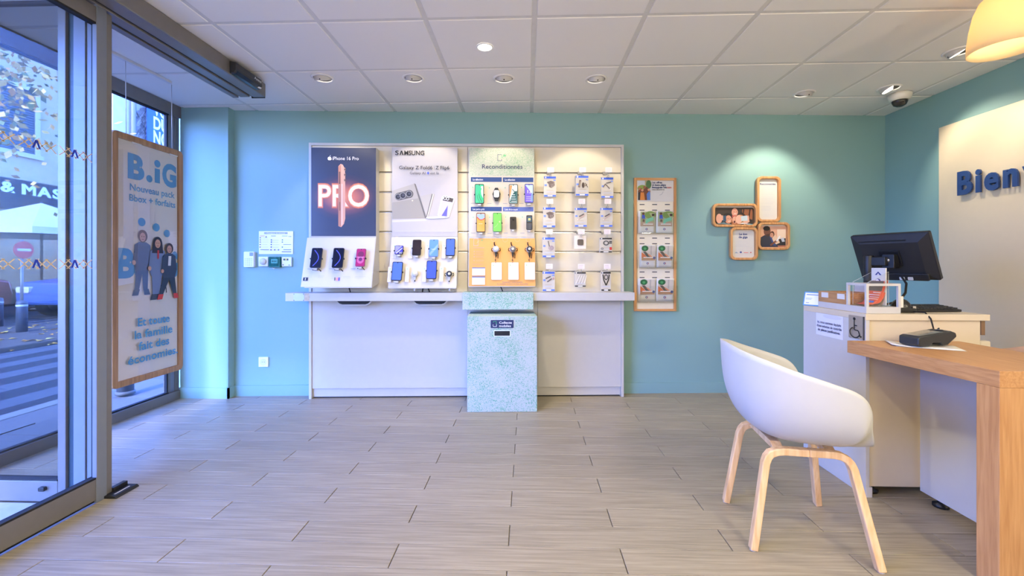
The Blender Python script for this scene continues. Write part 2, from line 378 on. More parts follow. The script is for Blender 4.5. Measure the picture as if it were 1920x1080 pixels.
# ---- walls
def wall_strip(name, p, q, thick, z0, z1, mat):
    d = (q-p).normalized(); n = Vector((-d.y, d.x, 0))*thick
    c = [p, q, q+n, p+n]; vs = [(v.x, v.y, z) for z in (z0, z1) for v in c]
    return MB().add(vs, [(0, 1, 2, 3), (4, 5, 6, 7), (0, 1, 5, 4), (1, 2, 6, 5), (2, 3, 7, 6), (3, 0, 4, 7)]).obj(name, mat)
struct(wall_strip('wall_back', P1-WU*.5, P2+WU*.1, .15, -.1, H+.1, TEAL))
struct(wall_strip('baseboard_back', P1-WN*.012, P2-WN*.012, .014, 0, .092, TEAL))
struct(MB().box(XR, XR+.15, YB, 4.15, -.1, H+.1).obj('wall_right', TEAL))
struct(MB().box(XR-.012, XR, 3.62, 4.0, 0, .092).obj('baseboard_right', TEAL))
struct(MB().box(XD, XR, YB-.15, YB, -.1, H+.1).obj('wall_front', PLASTER))
struct(MB().box(XF+.02, -2.54, 3.60, 3.80, 0, H+.03).obj('wall_left', TEAL, bevel=.002))
struct(MB().box(XF+.02, -2.528, 3.588, 3.602, 0, .092).box(-2.542, -2.528, 3.588, 3.72, 0, .092).obj('baseboard_left', TEAL))
# cream feature panel on the right wall with raised letters
wl = SIDE_R(XR-.03); a0, b0 = wl.at(1760, 240)
tag(MB().box(a0, a0+3.4, 0, .028, .02, b0).obj('wall_panel', CREAM, bevel=.002), 'large cream panel fixed on the teal right wall', 'wall panel').matrix_world = wl.mx(0, 0)
def letters(name, label, txt, plane, px, py0, py1, mat, depth, width=None, wfac=1.0, out=0):
    a, zb = plane.at(px, py1); _, zt = plane.at(px, py0); cap = zt-zb
    t = thing(name, label, 'lettering', plane.mx(a, zb, out)); x = 0
    for ch in txt:
        if ch == ' ': x += cap*.45; continue
        vs, fs, m0, m1 = text_mesh(ch, .035); k = cap/CAP; mb = MB(); n = len(vs)
        P = [(x+(vx-m0)*k*wfac, 0, vy*k) for vx, vy in vs]; mb.add([(p[0], -depth, p[2]) for p in P], fs)
        cnt = {}
        for f in fs:
            for i in range(len(f)):
                e = (f[i], f[(i+1) % len(f)]); cnt[frozenset(e)] = cnt.get(frozenset(e), 0)+1
        edge = [tuple(e) for e in cnt if cnt[e] == 1]
        mb.add([(p[0], -depth, p[2]) for p in P]+[(p[0], 0, p[2]) for p in P], [(e[0], e[1], n+e[1], n+e[0]) for e in edge])
        o = mb.obj('letter', mat, t); x += (m1-m0)*k*wfac+cap*.16
    return t
letters('raised_lettering', 'raised dark blue welcome lettering on the cream wall panel', 'Bienvenue', SIDE_R(XR-.03), 1801, 325, 365, M((32, 62, 118), .4, 0, .02, name='navy_acrylic'), .013, wfac=.84, out=.012)

# ---- shop front of the bay (window_1)
win = struct(bpy.data.objects.new('window_1', None)); COL.objects.link(win)
def bar(name, x0, x1, y0, y1, z0, z1, mat, parent, bev=.003): return MB().box(x0, x1, y0, y1, z0, z1).obj(name, mat, parent, bevel=bev)
bar('bottom_rail', XF-.03, XF+.03, 2.02, 3.6, -.01, .072, ALU, win); bar('top_rail', XF-.03, XF+.03, 2.02, 3.6, 2.383, H+.03, ALU, win)
bar('corner_post', XF-.03, XF+.012, 3.555, 3.6, .072, 2.383, ALU, win); bar('side_post', XF-.03, XF+.012, 3.485, 3.512, .072, 2.383, ALU, win)
bar('side_panel', XF-.015, XF+.008, 3.512, 3.555, .072, 2.383, ALUP, win)
bar('glazing_bead', XF-.012, XF+.018, 2.06, 3.485, .072, .082, RUBBER, win, 0); bar('glazing_bead', XF-.012, XF+.018, 2.06, 3.485, 2.373, 2.383, RUBBER, win, 0)
bar('glazing_bead', XF-.012, XF+.011, 3.472, 3.485, .082, 2.373, RUBBER, win, 0)
bar('window_pane', XF-.004, XF+.004, 2.06, 3.478, .08, 2.375, CLEAR, win, 0)
# ---- glazed return beside the entrance (window_2) with its clad post
YR = 2.02
w2 = struct(bpy.data.objects.new('window_2', None)); COL.objects.link(w2)
bar('stile', -2.243, -2.203, YR-.025, YR+.025, .0, H, ALU, w2); bar('stile', XF-.03, XF+.04, YR-.03, YR+.03, 0, H+.02, ALU, w2)
bar('bottom_rail', XF+.04, -2.243, YR-.025, YR+.025, .0, .10, ALU, w2); bar('top_rail', XF+.04, -2.243, YR-.025, YR+.025, 2.40, H, ALU, w2)
bar('glazing_bead', XF+.04, -2.243, YR-.027, YR+.01, .10, .108, RUBBER, w2, 0)
bar('window_pane', XF+.03, -2.235, YR-.004, YR+.004, .1, 2.41, CLEAR, w2, 0)
MB().rbox(-2.325, -2.295, YR-.04, YR-.02, .055, .075, .006).obj('latch', BLACK, w2, bevel=.002)
tr = struct(bpy.data.objects.new('trim_1', None)); COL.objects.link(tr)
bar('gasket', -2.203, -2.172, YR-.012, YR+.02, 0, H, M((30, 62, 78), .4, 0, .03, name='dark_teal_seal'), tr, 0)
for x0, x1, dy in ((-2.170, -2.112, 0), (-2.109, -2.073, .006), (-2.070, -2.048, -.006)):
    bar('cladding_panel', x0, x1, YR-.02+dy, YR+.03+dy, 0, H, ALUP, tr, .0015)
# ---- sliding door leaf (door_1)
dl = struct(bpy.data.objects.new('door_1', None)); COL.objects.link(dl)
y0, y1, zt = .86, 2.075, 2.365; hx = .018
bar('stile', XD-hx, XD+hx, y1-.062, y1, .012, zt, ALU, dl); bar('stile', XD-hx, XD+hx, y0, y0+.062, .012, zt, ALU, dl)
bar('bottom_rail', XD-hx, XD+hx, y0+.062, y1-.062, .012, .112, ALU, dl); bar('top_rail', XD-hx, XD+hx, y0+.062, y1-.062, 2.29, zt, ALU, dl)
for (a, b, c, d) in ((y0+.062, y1-.062, .112, .121), (y0+.062, y1-.062, 2.281, 2.29), (y1-.072, y1-.062, .121, 2.281)):
    bar('glazing_bead', XD-.014, XD+.0185, a, b, c, d, RUBBER, dl, 0)
bar('brush_seal', XD-.010, XD+.010, y0, y1, .002, .013, RUBBER, dl, 0)
bar('glass_pane', XD-.004, XD+.004, y0+.055, y1-.055, .11, 2.29, LEAFG, dl, 0)
def lattice(name, plane, parent, yc0, pitch, n, z, col, hgt=.021, only=None):
    """crossed-line safety band with a chevron mark at the middle of every motif"""
    m = MB().mat(INK(col)); lm = MB().mat(INK((24, 52, 178)))
    for k in range(n):
        c = yc0+k*pitch
        for s in (-1, 1):
            for q in (-.40, -.20, 0.02, .24):
                a, b = c+pitch*(q-.02), c+pitch*(q+.26); t = .003
                z0, z1 = (z-hgt, z+hgt) if s > 0 else (z+hgt, z-hgt)
                if only and (a < only[0] or b > only[1]): continue
                m.add([(a-t, 0, z0), (a+t, 0, z0), (b+t, 0, z1), (b-t, 0, z1)], [(0, 1, 2, 3)])
        if only and not (only[0] < c < only[1]): continue
        u = hgt*.8
        lm.add([(c-u, -.0006, z-hgt*.8), (c-u*.55, -.0006, z-hgt*.8), (c, -.0006, z+hgt*.35), (c+u*.55, -.0006, z-hgt*.8), (c+u, -.0006, z-hgt*.8), (c+u*.3, -.0006, z+hgt*.9), (c-u*.3, -.0006, z+hgt*.9)],
               [(0, 1, 2, 6), (2, 3, 4, 5), (2, 5, 6)])
    for o in (m.obj(name+'_lines', None, parent), lm.obj(name+'_marks', None, parent)): o.matrix_local = plane.mx(0, 0, .0005)
lp = SIDE_L(XD+.0045); c0 = lp.at(68, 495)[0]; c1 = lp.at(140, 495)[0]
for z in (lp.at(68, 495)[1], lp.at(68, 271)[1]): lattice('safety_band', lp, dl, c0-(c1-c0)*5, c1-c0, 8, z, (232, 206, 168), only=(y0+.07, y1-.075))
# ---- unseen side wall behind the entrance, made solid to hold back daylight
struct(MB().box(XD-.12, XD+.03, YB, -.35, 0, H).obj('wall_daylight_block', PLASTER))
struct(MB().box(XF-.3, XD, YB-.4, YB-.25, -.1, H+.1).obj('wall_entrance', PLASTER))
# soffit over the entrance recess and the building above the shop front
struct(MB().box(XF, XD+.1, YB-.3, 2.0, H+.005, H+.03).obj('ceiling_entrance', M((150, 146, 142), .6, name='grey_soffit')))
struct(MB().box(XF-.05, XR, YB-.3, 4.2, H+.14, H+4).obj('wall_upper', PLASTER))
# ---- door operator beam and its parts
op = thing('door_operator', 'long grey automatic door beam running under the ceiling', 'door operator', (0, 0, 0))
bar('casing', -2.03, -1.937, -.7, 3.15, 2.377, H-.001, ALU, op, .006)
bar('slot_seal', -2.045, -2.03, -.7, 3.148, 2.385, H-.001, RUBBER, op, 0)
bar('track', -2.115, -2.045, -.7, 3.13, 2.373, H-.001, ALU, op, .003); bar('track_slot', -2.142, -2.115, -.7, 3.10, 2.388, H-.001, BLACK, op, 0)
bar('guide_rail', -2.184, -2.142, -.7, 3.15, 2.376, H-.001, ALU, op, .003); bar('end_cap', -2.045, -1.945, 3.15, 3.156, 2.374, 2.386, RUBBER, op, 0)
pl = SIDE_L(-1.937); s = thing('door_sensor', 'small black motion sensor on the face of the door beam', 'sensor', pl.mx(2.755, 2.382))
MB().prism([(0, 0), (-.035, .0), (-.052, .025), (-.046, .072), (0, .084)], 0, 0, .275).obj('housing', M((44, 46, 52), .35, 0, .04, name='charcoal_plastic'), s, bevel=.006)
MB().prism([(-.006, -.002), (-.036, -.003), (-.05, .017), (-.046, .019)], 0, .012, .262).obj('lens_strip', M((30, 48, 70), .15, 0, .02, name='tinted_lens'), s)
art('logo_print', s, (0, 0, 100, 30), .09, .03, [('t', (225, 230, 240), 'Axess', 4, 24, 18, 88)], org=(.178, -.0505, .036))
MB().box(.235, .255, -.054, -.04, .002, .008).obj('indicator', M((235, 235, 240), .4, name='white_plastic'), s)
g_ = thing('door_guide', 'black floor guide at the foot of the sliding door leaf', 'door guide', (-2.055, 2.03, .0005))
MB().prism([(-.03, 0), (.07, 0), (.058, .012), (-.02, .012)], 1, 0, .125).obj('wedge', BLACK, g_, bevel=.002)
MB().box(-.012, .012, .045, .12, .012, .03).obj('fin', BLACK, g_, bevel=.002)
MB().box(.036, .044, .02, .10, .0121, .0127).obj('printed_strip', M((200, 200, 196), .5, name='pale_print'), g_)

# ================================================================ STREET
ROADM = M((44, 44, 46), .85, 0, .25, 60, name='asphalt'); KERB = M((130, 126, 118), .8, 0, .1, 30, name='kerb_stone')
struct(MB().box(-17, -4.1, -20, 45, -.25, -.13).obj('road', ROADM))
sw = struct(MB().box(-4.0, XF+.0, -6, 16, -.25, -.055).box(XF, XD-.02, -6, 2.0, -.25, -.055).obj('sidewalk', M((96, 94, 92), .9, name='joint_sand')))
PAVE = [M(c, .8, 0, .12, 45, name='paving_stone_%d' % i) for i, c in enumerate([(108, 104, 100), (98, 96, 94), (114, 109, 102)])]
pm = {}
for i in range(3):
    for j in range(22):
        x0 = -3.97+i*.33; y0_ = 1.0+j*.42+(.2 if i % 2 else 0); 
        mi = random.randrange(3)
        if mi not in pm:
            o = MB().box(0, .322, 0, .412, -.06, -.02).obj('paving_stone', PAVE[mi]); COL.objects.unlink(o); pm[mi] = o.data
        o = bpy.data.objects.new('paving_stone', pm[mi]); COL.objects.link(o); o.parent = sw; o.location = (x0, y0_, -.02+random.uniform(-.004, .004))
struct(MB().box(XF+.02, XD-.03, -3, 1.99, -.05, -.004).obj('floor_entrance', M((196, 190, 180), .6, 0, .06, name='entrance_stone')))
struct(MB().box(-4.12, -3.98, -6, 16, -.25, -.04).obj('trim_2', KERB, bevel=.01))
# traffic island with fallen leaves, road markings
struct(MB().box(-10.2, -7.6, 2, 24, -.25, -.06).obj('trim_3', M((92, 80, 68), .85, 0, .15, 20, name='sandy_paving'), bevel=.02))
mk = MB()
for k in range(6): mk.box(-4.6-k*.62, -4.9-k*.62, 3.4, 7.2, -.1299, -.1285)
mk.box(-7.5, -7.4, 2, 22, -.1299, -.1285); mk.box(-12.6, -12.4, 3, 30, -.1299, -.1285)
for k in range(3): mk.box(-11.0-k*.5, -11.15-k*.5, 9+k, 11.5+k, -.1299, -.1285)
struct(mk.obj('road_markings', M((84, 84, 86), .8, 0, .08, 20, name='road_paint')))
lf = MB()
cols = [M(c, .7, 0, .05, name='fallen_leaf_%d' % i) for i, c in enumerate([(214, 160, 60), (196, 132, 48), (226, 190, 90)])]
for k in range(420):
    x, y, t = random.uniform(-10, -7.4), random.uniform(6, 15), random.uniform(0, 6.3); q = random.uniform(.04, .09); lf.mat(cols[k % 3])
    z = -.055 if x < -7.6 else -.12
    lf.add([(x+q*math.cos(t), y+q*math.sin(t), z), (x+q*.5*math.cos(t+1.6), y+q*.5*math.sin(t+1.6), z+.02), (x-q*math.cos(t), y-q*math.sin(t), z+.006), (x+q*.5*math.cos(t-1.6), y+q*.5*math.sin(t-1.6), z+.012)], [(0, 1, 2, 3)])
lfo = lf.obj('fallen_leaves'); lfo['kind'] = 'stuff'; tag(lfo, 'yellow fallen leaves scattered on the paved traffic island', 'leaves')
BOLL = M((72, 78, 88), .5, .3, .05, name='grey_bollard_paint')
for (px, py, lab) in ((41, 622, 'grey steel bollard standing alone on the leaf strewn island'), (-4, 612, 'grey steel bollard cut off by the left edge of the picture'), ):
    x, y = floor_at(px, py, -.06)
    b = thing('bollard', lab, 'bollard', (x, y, -.06), 'bollards on the traffic island')
    MB().lathe([(.075, 0), (.075, .52), (.068, .55), (.03, .565), (0, .567)], n=20).obj('post', BOLL, b); MB().lathe([(.077, .46), (.077, .49)], n=20, cap=False).obj('ring', M((190, 190, 186), .4, name='pale_band'), b)
x, y = floor_at(235, 738, -.02)
b = thing('street_post', 'thick grey post on the pavement below the hanging poster', 'post', (x, y, -.02))
MB().lathe([(.062, .02), (.062, 1.1), (.045, 1.15), (0, 1.16)], n=20).obj('tube', M((96, 98, 102), .5, .2, .05, name='galvanised_post'), b); MB().lathe([(.072, 0), (.072, .02), (.06, .03)], n=20).obj('foot_collar', M((90, 88, 84), .7, name='mortar_collar'), b)
# buildings across the street
CREAMB = M((206, 180, 134), .85, 0, .06, 4, name='pale_render'); WINF = M((216, 198, 164), .7, name='painted_window_frame'); SHUT = M((52, 52, 50), .6, name='shutter_paint')
DARKB = M((40, 33, 28), .9, 0, .1, name='dark_fascia', spec=.1); SHOPG = GLASS('shop_glass', (.86, .82, .76), .03)
def building(name, label, x, ya, yb, hgt, wall, cols, floors, fw=1.0, shop=True, sign=None):
    b = thing(name, label, 'building', (x, 0, -.13))
    MB().box(-8, 0, ya, yb, 2.9 if shop else 0, hgt).obj('facade', wall, b)
    MB().box(-8, .18, ya, yb, hgt, hgt+.25).obj('cornice', WINF, b)
    for y in cols:
        for z in floors:
            f = MB().box(0, .06, y-fw/2-.14, y-fw/2, z-.1, z+1.95).box(0, .06, y+fw/2, y+fw/2+.14, z-.1, z+1.95).box(0, .09, y-fw/2-.2, y+fw/2+.2, z+1.95, z+2.12).box(0, .12, y-fw/2-.2, y+fw/2+.2, z-.2, z-.06).obj('window', WINF, b)
            MB().box(.004, .02, y-fw/2, y+fw/2, z-.06, z+1.95).obj('pane', SHUT, f)
            sh = MB()
            for k in range(26): sh.prism([(.02, 0), (.045, -.02), (.045, -.005), (.022, .016)], 1, y-fw/2+.03, y+fw/2-.03) if False else sh.box(.022, .045, y-fw/2+.03, y+fw/2-.03, z+k*.075-.02, z+k*.075+.022)
            so_ = sh.obj('shutter_slats', M((86, 86, 84), .6, name='slat_paint'), f); so_['kind'] = 'stuff'
    if shop:
        MB().box(-.2, .12, ya, yb, 3.0, 3.95).obj('fascia', DARKB, b)
        n = int((yb-ya)/2.4)
        for k in range(n+1):
            yy = ya+k*(yb-ya)/n; MB().box(-.3, .05, yy-.09, yy+.09, 0, 3.0).obj('pier', DARKB, b)
        MB().box(-.06, -.04, ya, yb, .5, 3.0).obj('shop_pane', SHOPG, b); MB().box(-.3, .02, ya, yb, 0, .5).obj('stall_riser', DARKB, b)
        MB().box(-5, -4.9, ya, yb, 0, 3.0).obj('shop_back_wall', M((150, 118, 84), .8, 0, .2, 2, name='brown_shop_interior'), b)
        MB().box(-5, -.3, ya, yb, -.05, .02).obj('shop_floor', M((120, 96, 72), .7, name='brown_shop_floor'), b)
        for k in range(5):
            yy = ya+(k+.7)*(yb-ya)/5.2
            lp_ = MB().tube([(-1.6, yy, 3.0), (-1.6, yy, 2.45)], .015, 6).obj('shop_lamp', BLACK, b); MB().lathe([(.0, 2.5), (.13, 2.44), (.16, 2.34), (.12, 2.25), (0, 2.22)], (-1.6, yy, 0), 14).obj('globe', EMIT((255, 226, 180), 4, 'shop_globe'), lp_)
    return b
bd = building('building', 'pale rendered street building with shuttered windows over a dark shop fascia', -16, 2, 15.1, 9.6, CREAMB, (9.9, 12.95), (4.9,), 1.15)
pb = SIDE_L(-15.86); a, z1_ = pb.at(33, 352); _, z0_ = pb.at(33, 388)
sg = letters('fascia_lettering', 'white capitals on the dark shop fascia across the street', '& MASC', pb, -1, 339, 357.5, M((236, 238, 240), .5, name='white_sign_letters'), .03, wfac=1.22, out=.02)
bp_ = building('building', 'old white plastered house with patched stone behind the blue banner', -15, 15.2, 40, 12, M((208, 196, 182), .85, 0, .08, 3, name='white_plaster'), (24, 30), (4.5, 8), 1.1, False)
stn = MB(); ST = [M(c, .95, 0, .25, 9, name='rubble_stone_%d' % i) for i, c in enumerate([(150, 138, 122), (122, 112, 102), (176, 164, 146)])]
pq = SIDE_L(-14.98)
for k in range(90):
    px, py = random.uniform(252, 274), random.uniform(206, 262); a, z = pq.at(px, py)
    if (px-252)/22 < (245-py)/60: continue
    q = random.uniform(.12, .3); stn.mat(ST[k % 3]); stn.add([(.0+random.uniform(.02, .06), a-q, z+.13-1*0), (.07, a+q*.4, z+.3), (.05, a+q, z+.13), (.04, a+q*.5, z-.1), (.06, a-q*.6, z-.05)], [(0, 1, 2, 3, 4)])
o = stn.obj('exposed_rubble', None, bp_); o['kind'] = 'stuff'
MB().tube([(.1, pq.at(246, 200)[0], 0.2), (.1, pq.at(246, 200)[0], 11.5)], .09, 8).obj('drain_pipe', M((120, 116, 122), .5, name='pipe_paint'), bp_)
# blue banner with white capitals, hung from the house
bq = SIDE_L(-14.7); a, zb, bw, bh = bq.rect(275, 190, 345, 285)
bn = thing('street_banner', 'royal blue banner with big white capitals seen above the hanging poster', 'banner', bq.mx(a, zb))
MB().rbox(0, bw, -.04, 0, 0, bh, .03).obj('panel', M((30, 78, 214), .5, 0, .02, name='blue_banner'), bn); [MB().tube([(x_, .0, bh-.05), (x_, .28, bh-.05)], .03, 6).obj('bracket', BLACK, bn) for x_ in (.1, bw-.1)]
art('lettering', bn, (275, 190, 345, 285), bw, bh, [('t', (240, 244, 250), 'VOUS', 285, 224, 21, 44, 'l', .03), ('t', (240, 244, 250), 'DU', 285, 249, 21, 26, 'l', .03), ('t', (240, 244, 250), 'NO', 285, 276, 23, 28, 'l', .03)], org=(0, -.0405, 0))
# white parasol, round road sign, street tree, cars
ps = thing('parasol', 'white canvas parasol open in front of the brown shop window', 'parasol', (-13.85, 11.9, -.13))
ca = MB(); n = 8
ca.add([(0, 0, 3.05)]+[(2.1*math.cos(2*math.pi*i/n), 2.1*math.sin(2*math.pi*i/n), 2.25) for i in range(n)]+[(2.1*math.cos(2*math.pi*i/n), 2.1*math.sin(2*math.pi*i/n), 2.08) for i in range(n)], [(0, 1+i, 1+(i+1) % n) for i in range(n)]+[(1+i, 9+i, 9+(i+1) % n, 1+(i+1) % n) for i in range(n)])
ca.obj('canopy', M((190, 190, 190), .8, name='white_canvas'), ps); MB().tube([(0, 0, 0), (0, 0, 3.1)], .03, 8).obj('pole', BLACK, ps); MB().lathe([(.35, 0), (.35, .08), (.05, .1)], n=16).obj('base', BLACK, ps)
rs = thing('road_sign', 'red round no entry sign on a grey pole on the traffic island', 'road sign', (-9.95, 8.2, -.06))
MB().tube([(0, 0, 0), (0, 0, 1.7)], .025, 8).obj('pole', ALU, rs)
d_ = MB().lathe([(.17, 0), (.17, .02)], (0.03, 0, 1.5), 24, 0).obj('disc', M((190, 40, 44), .5, name='sign_red'), rs); MB().box(.051, .055, -.115, .115, 1.475, 1.525).obj('white_bar', WHITE, d_)
def tree(label, x, y, hgt, rad, n, cols):
    t = thing('street_tree', label, 'tree', (x, y, -.13)); tr_ = MB().tube([(0, 0, 0), (.05, .03, hgt*.4), (0, .1, hgt*.75)], [.16, .12, .05], 9)
    br = []
    for k in range(9):
        an, e = k*2.4, hgt*(.4+.05*k); tip = (rad*.75*math.cos(an), rad*.75*math.sin(an), e+rad*.5); tr_.tube([(0, .05, e), tip], [.05, .015], 6); br.append(tip)
    tr_.obj('trunk', M((92, 82, 72), .9, 0, .2, name='bark'), t)
    lf = MB(); ms = [M(c, .65, 0, .05, name='autumn_leaf_%d' % i) for i, c in enumerate(cols)]
    for k in range(n):
        c = random.choice(br); d = Vector((random.gauss(0, 1), random.gauss(0, 1), random.gauss(0, .8)))*rad*.33; p = Vector(c)+d
        u = Vector((random.gauss(0, 1), random.gauss(0, 1), random.gauss(0, 1))).normalized(); v = u.orthogonal().normalized(); q = random.uniform(.04, .085); lf.mat(random.choice(ms))
        lf.add([p+u*q, p+v*q*.55, p-u*q, p-v*q*.55], [(0, 1, 2, 3)])
    o = lf.obj('foliage', None, t); o['kind'] = 'stuff'
tree('street tree with yellow and green autumn leaves seen through the door glass', -10.2, 6.1, 6.6, 1.8, 5200, [(214, 150, 40), (176, 140, 40), (110, 112, 40), (226, 180, 80)])
def car(label, x, y, rz, body):
    t = thing('car', label, 'car', Matrix.Translation((x, y, -.13)) @ Matrix.Rotation(rz, 4, 'Z'), 'cars on the street'); PM = M(body, .25, .2, .02, name='car_paint'); W = .86
    pr = [(-2.0, .32), (-2.02, .62), (-1.9, .86), (-1.0, .95), (-.95, .95), (1.55, .98), (1.95, .9), (2.02, .6), (1.98, .32)]
    MB().prism(pr, 1, -W, W).obj('body', PM, t, bevel=.06)
    cb = [(-.95, .93), (-.35, 1.4), (.1, 1.47), (1.2, 1.45), (1.72, .96)]
    MB().prism(cb, 1, -W*.88, W*.88).obj('glasshouse', M((30, 38, 48), .08, 0, .02, name='dark_car_glass'), t, bevel=.05)
    MB().prism([(-.4, 1.38), (.1, 1.46), (1.2, 1.44), (1.3, 1.40), (1.2, 1.5), (.1, 1.52), (-.36, 1.42)], 1, -W*.86, W*.86).obj('roof', PM, t, bevel=.02)
    for sx in (-1.25, 1.25):
        for sy in (-1, 1):
            wh = MB().lathe([(.2, -.1), (.31, -.1), (.32, -.05), (.32, .05), (.31, .1), (.2, .1)], (sx, sy*.8, .32), 20, 1).obj('wheel', RUBBER, t); MB().lathe([(0, -.105), (.2, -.1), (.2, .1), (0, .105)], (sx, sy*.8, .32), 14, 1).obj('rim', CHROME, wh)
    for sy in (-.62, .62): MB().rbox(-2.05, -1.95, sy-.16, sy+.16, .62, .76, .04, 0).obj('headlamp', WHITE, t); MB().rbox(1.96, 2.04, sy-.14, sy+.14, .66, .82, .03, 0).obj('tail_lamp', M((170, 30, 30), .2, name='red_lens'), t)
car('blue car on the lane beyond the bollards', -11.2, 11.8, R(90), (70, 96, 150)); car('dark red car at the left edge beyond the bollards', -13.2, 8.0, R(90), (140, 56, 52))
# ================================================================ DISPLAY WALL
DP = BACK(.10); B0 = BACK(0)
uL, uR = DP.at(580, 500)[0], DP.at(1169, 500)[0]; zT = DP.at(870, 270)[1]; UW = uR-uL
un = thing('display_unit', 'white slatted display unit with lower cabinet standing along the teal back wall', 'display unit', B0.mx(uL, 0))
MB().box(0, .022, -.112, -.001, 0, zT).obj('side_panel', WHITE, un, bevel=.0015); MB().box(UW-.022, UW, -.112, -.001, 0, zT).obj('side_panel', WHITE, un, bevel=.0015)
MB().box(.022, UW-.022, -.112, -.001, zT-.022, zT).obj('top_panel', WHITE, un, bevel=.0015)
bb = MB().box(.022, UW-.022, -.08, -.02, .902, zT-.022).obj('slat_board', M((206, 196, 178), .5, name='slat_backing_board'), un)  # backing board behind the grooves, slightly darker than the slats
gz = [DP.at(940, y)[1] for y in (324, 361, 398, 435, 472, 509.5)]; zb_ = .90; uj = DP.at(877, 400)[0]-uL
CREAMS = M((218, 208, 186), .4, 0, .01, name='cream_slat')
edges = [zT-.022]+gz+[.902]
for i in range(len(edges)-1):
    for x0, x1 in ((.0225, uj-.0012), (uj+.0012, UW-.0225)):
        MB().box(x0, x1, -.10, -.08, edges[i+1]+(.007 if i < len(edges)-2 else 0), edges[i]-(.007 if i else .001)).obj('slat', CREAMS, bb, bevel=.0012)
for z in gz:
    for x0, x1 in ((.03, uj-.004), (uj+.004, UW-.03)):
        MB().box(x0, x1, -.092, -.081, z-.006, z-.001).box(x0, x1, -.0985, -.081, z-.007, z-.005).obj('groove_rail', CHROME, bb)
jx = DP.at(1008, 650)[0]-uL
for x0, x1 in ((.0225, uj-.001), (uj+.001, jx-.001), (jx+.001, UW-.0225)):
    MB().box(x0, x1, -.10, -.08, .085, .90).obj('lower_panel', WHITE, un, bevel=.001)
MB().box(.024, UW-.024, -.085, -.07, .012, .083).obj('plinth', WHITE, un); MB().box(.03, UW-.03, -.07, -.02, 0, .013).obj('plinth_base', RUBBER, un)
# worktop shelf
SP = BACK(.27); a0, zt_ = SP.at(535, 549.8); a1, _ = SP.at(1190, 548); _, zlo = SP.at(860, 564.2); zt_ = SP.at(860, 549)[1]
shf = thing('worktop', 'long narrow white worktop shelf running below the slatted displays', 'worktop', B0.mx(a0, zlo))
SH = zt_-zlo; LW = a1-a0
MB().box(0, LW, -.27, -.101, 0, SH).obj('board', WHITE, shf, bevel=.0015)
x = SP.at(550, 557)[0]-a0; MB().box(x, x+.088, -.2715, -.27, .003, SH-.003).obj('cover_plate', M((176, 182, 198), .4, .3, .02, name='grey_plate'), shf)
for dx in (.006, .082):
    for dz in (.008, SH-.008): MB().lathe([(0, -.002), (.003, -.002), (.003, 0)], (x+dx, -.2715, dz), 8, 1).obj('screw', BLACK, shf)
MB().prism([(x+.09, .004), (x+.126, .004), (x+.132, SH*.5), (x+.126, SH-.004), (x+.09, SH-.004)], 1, -.2712, -.27).obj('chipped_edge', M((196, 182, 156), .7, 0, .15, 60, name='bare_chipboard'), shf)
for p0, p1 in ((622, 694), (769, 839)):
    t0, t1 = SP.at(p0, 566)[0]-a0, SP.at(p1, 566)[0]-a0
    o = [(t0, 0), (t0+.03, -.03), (t0+.055, -.042), (t1-.055, -.042), (t1-.03, -.03), (t1, 0)]
    i_ = [(t0+.012, 0), (t0+.038, -.026), (t0+.06, -.033), (t1-.06, -.033), (t1-.038, -.026), (t1-.012, 0)]
    tr_ = MB().prism(o, 1, -.20, -.185).obj('cable_tray', WHITE, shf); MB().prism(i_, 1, -.203, -.20).obj('tray_mouth', M((26, 32, 40), .7, 0, .05, name='dark_opening'), tr_)
# flecked cladding box wrapped round the shelf, and the collection bin
CP = BACK(.30); a, zb, bw, bh = CP.rect(867, 549.2, 1000, 580.5)
cb = thing('shelf_cladding', 'green flecked box clipped round the worktop below the orange board', 'cladding', B0.mx(a, zb))
MB().box(0, bw, -.30, -.2725, 0, bh).obj('front', SPECK, cb, bevel=.001); MB().box(0, bw, -.2725, -.12, bh-.0, bh+.004).obj('top', SPECK, cb); MB().box(0, .012, -.2725, -.12, 0, zlo-zb-.001).obj('cheek', SPECK, cb); MB().box(bw-.012, bw, -.2725, -.12, 0, zlo-zb-.001).obj('cheek', SPECK, cb)
fb = F*CAMZ/(772.5-HZ); BO = (B0.o-(EYE+FW*fb-UP*CAMZ)).dot(B0.ey); BP = BACK(BO)
a, _ = BP.at(876, 680); a1, zb = BP.at(1007, 593); bw = a1-a
bn_ = thing('collection_bin', 'green flecked cardboard bin for old phones standing below the worktop', 'bin', B0.mx(a, 0))
MB().box(0, bw, -BO, -.118, .001, zb).obj('body', SPECK, bn_, bevel=.002); 
r = BP.rect(920, 600, 963, 615); pl_ = MB().rbox(r[0]-a, r[0]-a+r[2], -BO-.003, -BO, r[1], r[1]+r[3], .005).obj('label_plate', M((22, 42, 92), .4, 0, .02, name='navy_plate'), bn_)
art('label_print', bn_, (920, 600, 963, 615), r[2], r[3], [('t', (236, 240, 246), 'Collecte', 936, 606.8, 4, 23.5), ('t', (236, 240, 246), 'mobiles', 936, 613, 4, 22), ('l', (60, 170, 120), .7, [(925, 605), (925, 602.5), (930.5, 602.5), (930.5, 607)]), ('l', (230, 236, 240), .7, [(924.5, 608), (924.5, 612), (931, 612), (931, 608)]), ('c', (60, 170, 120), 930.5, 606.5, .9)], org=(r[0]-a, -BO-.0032, r[1]))
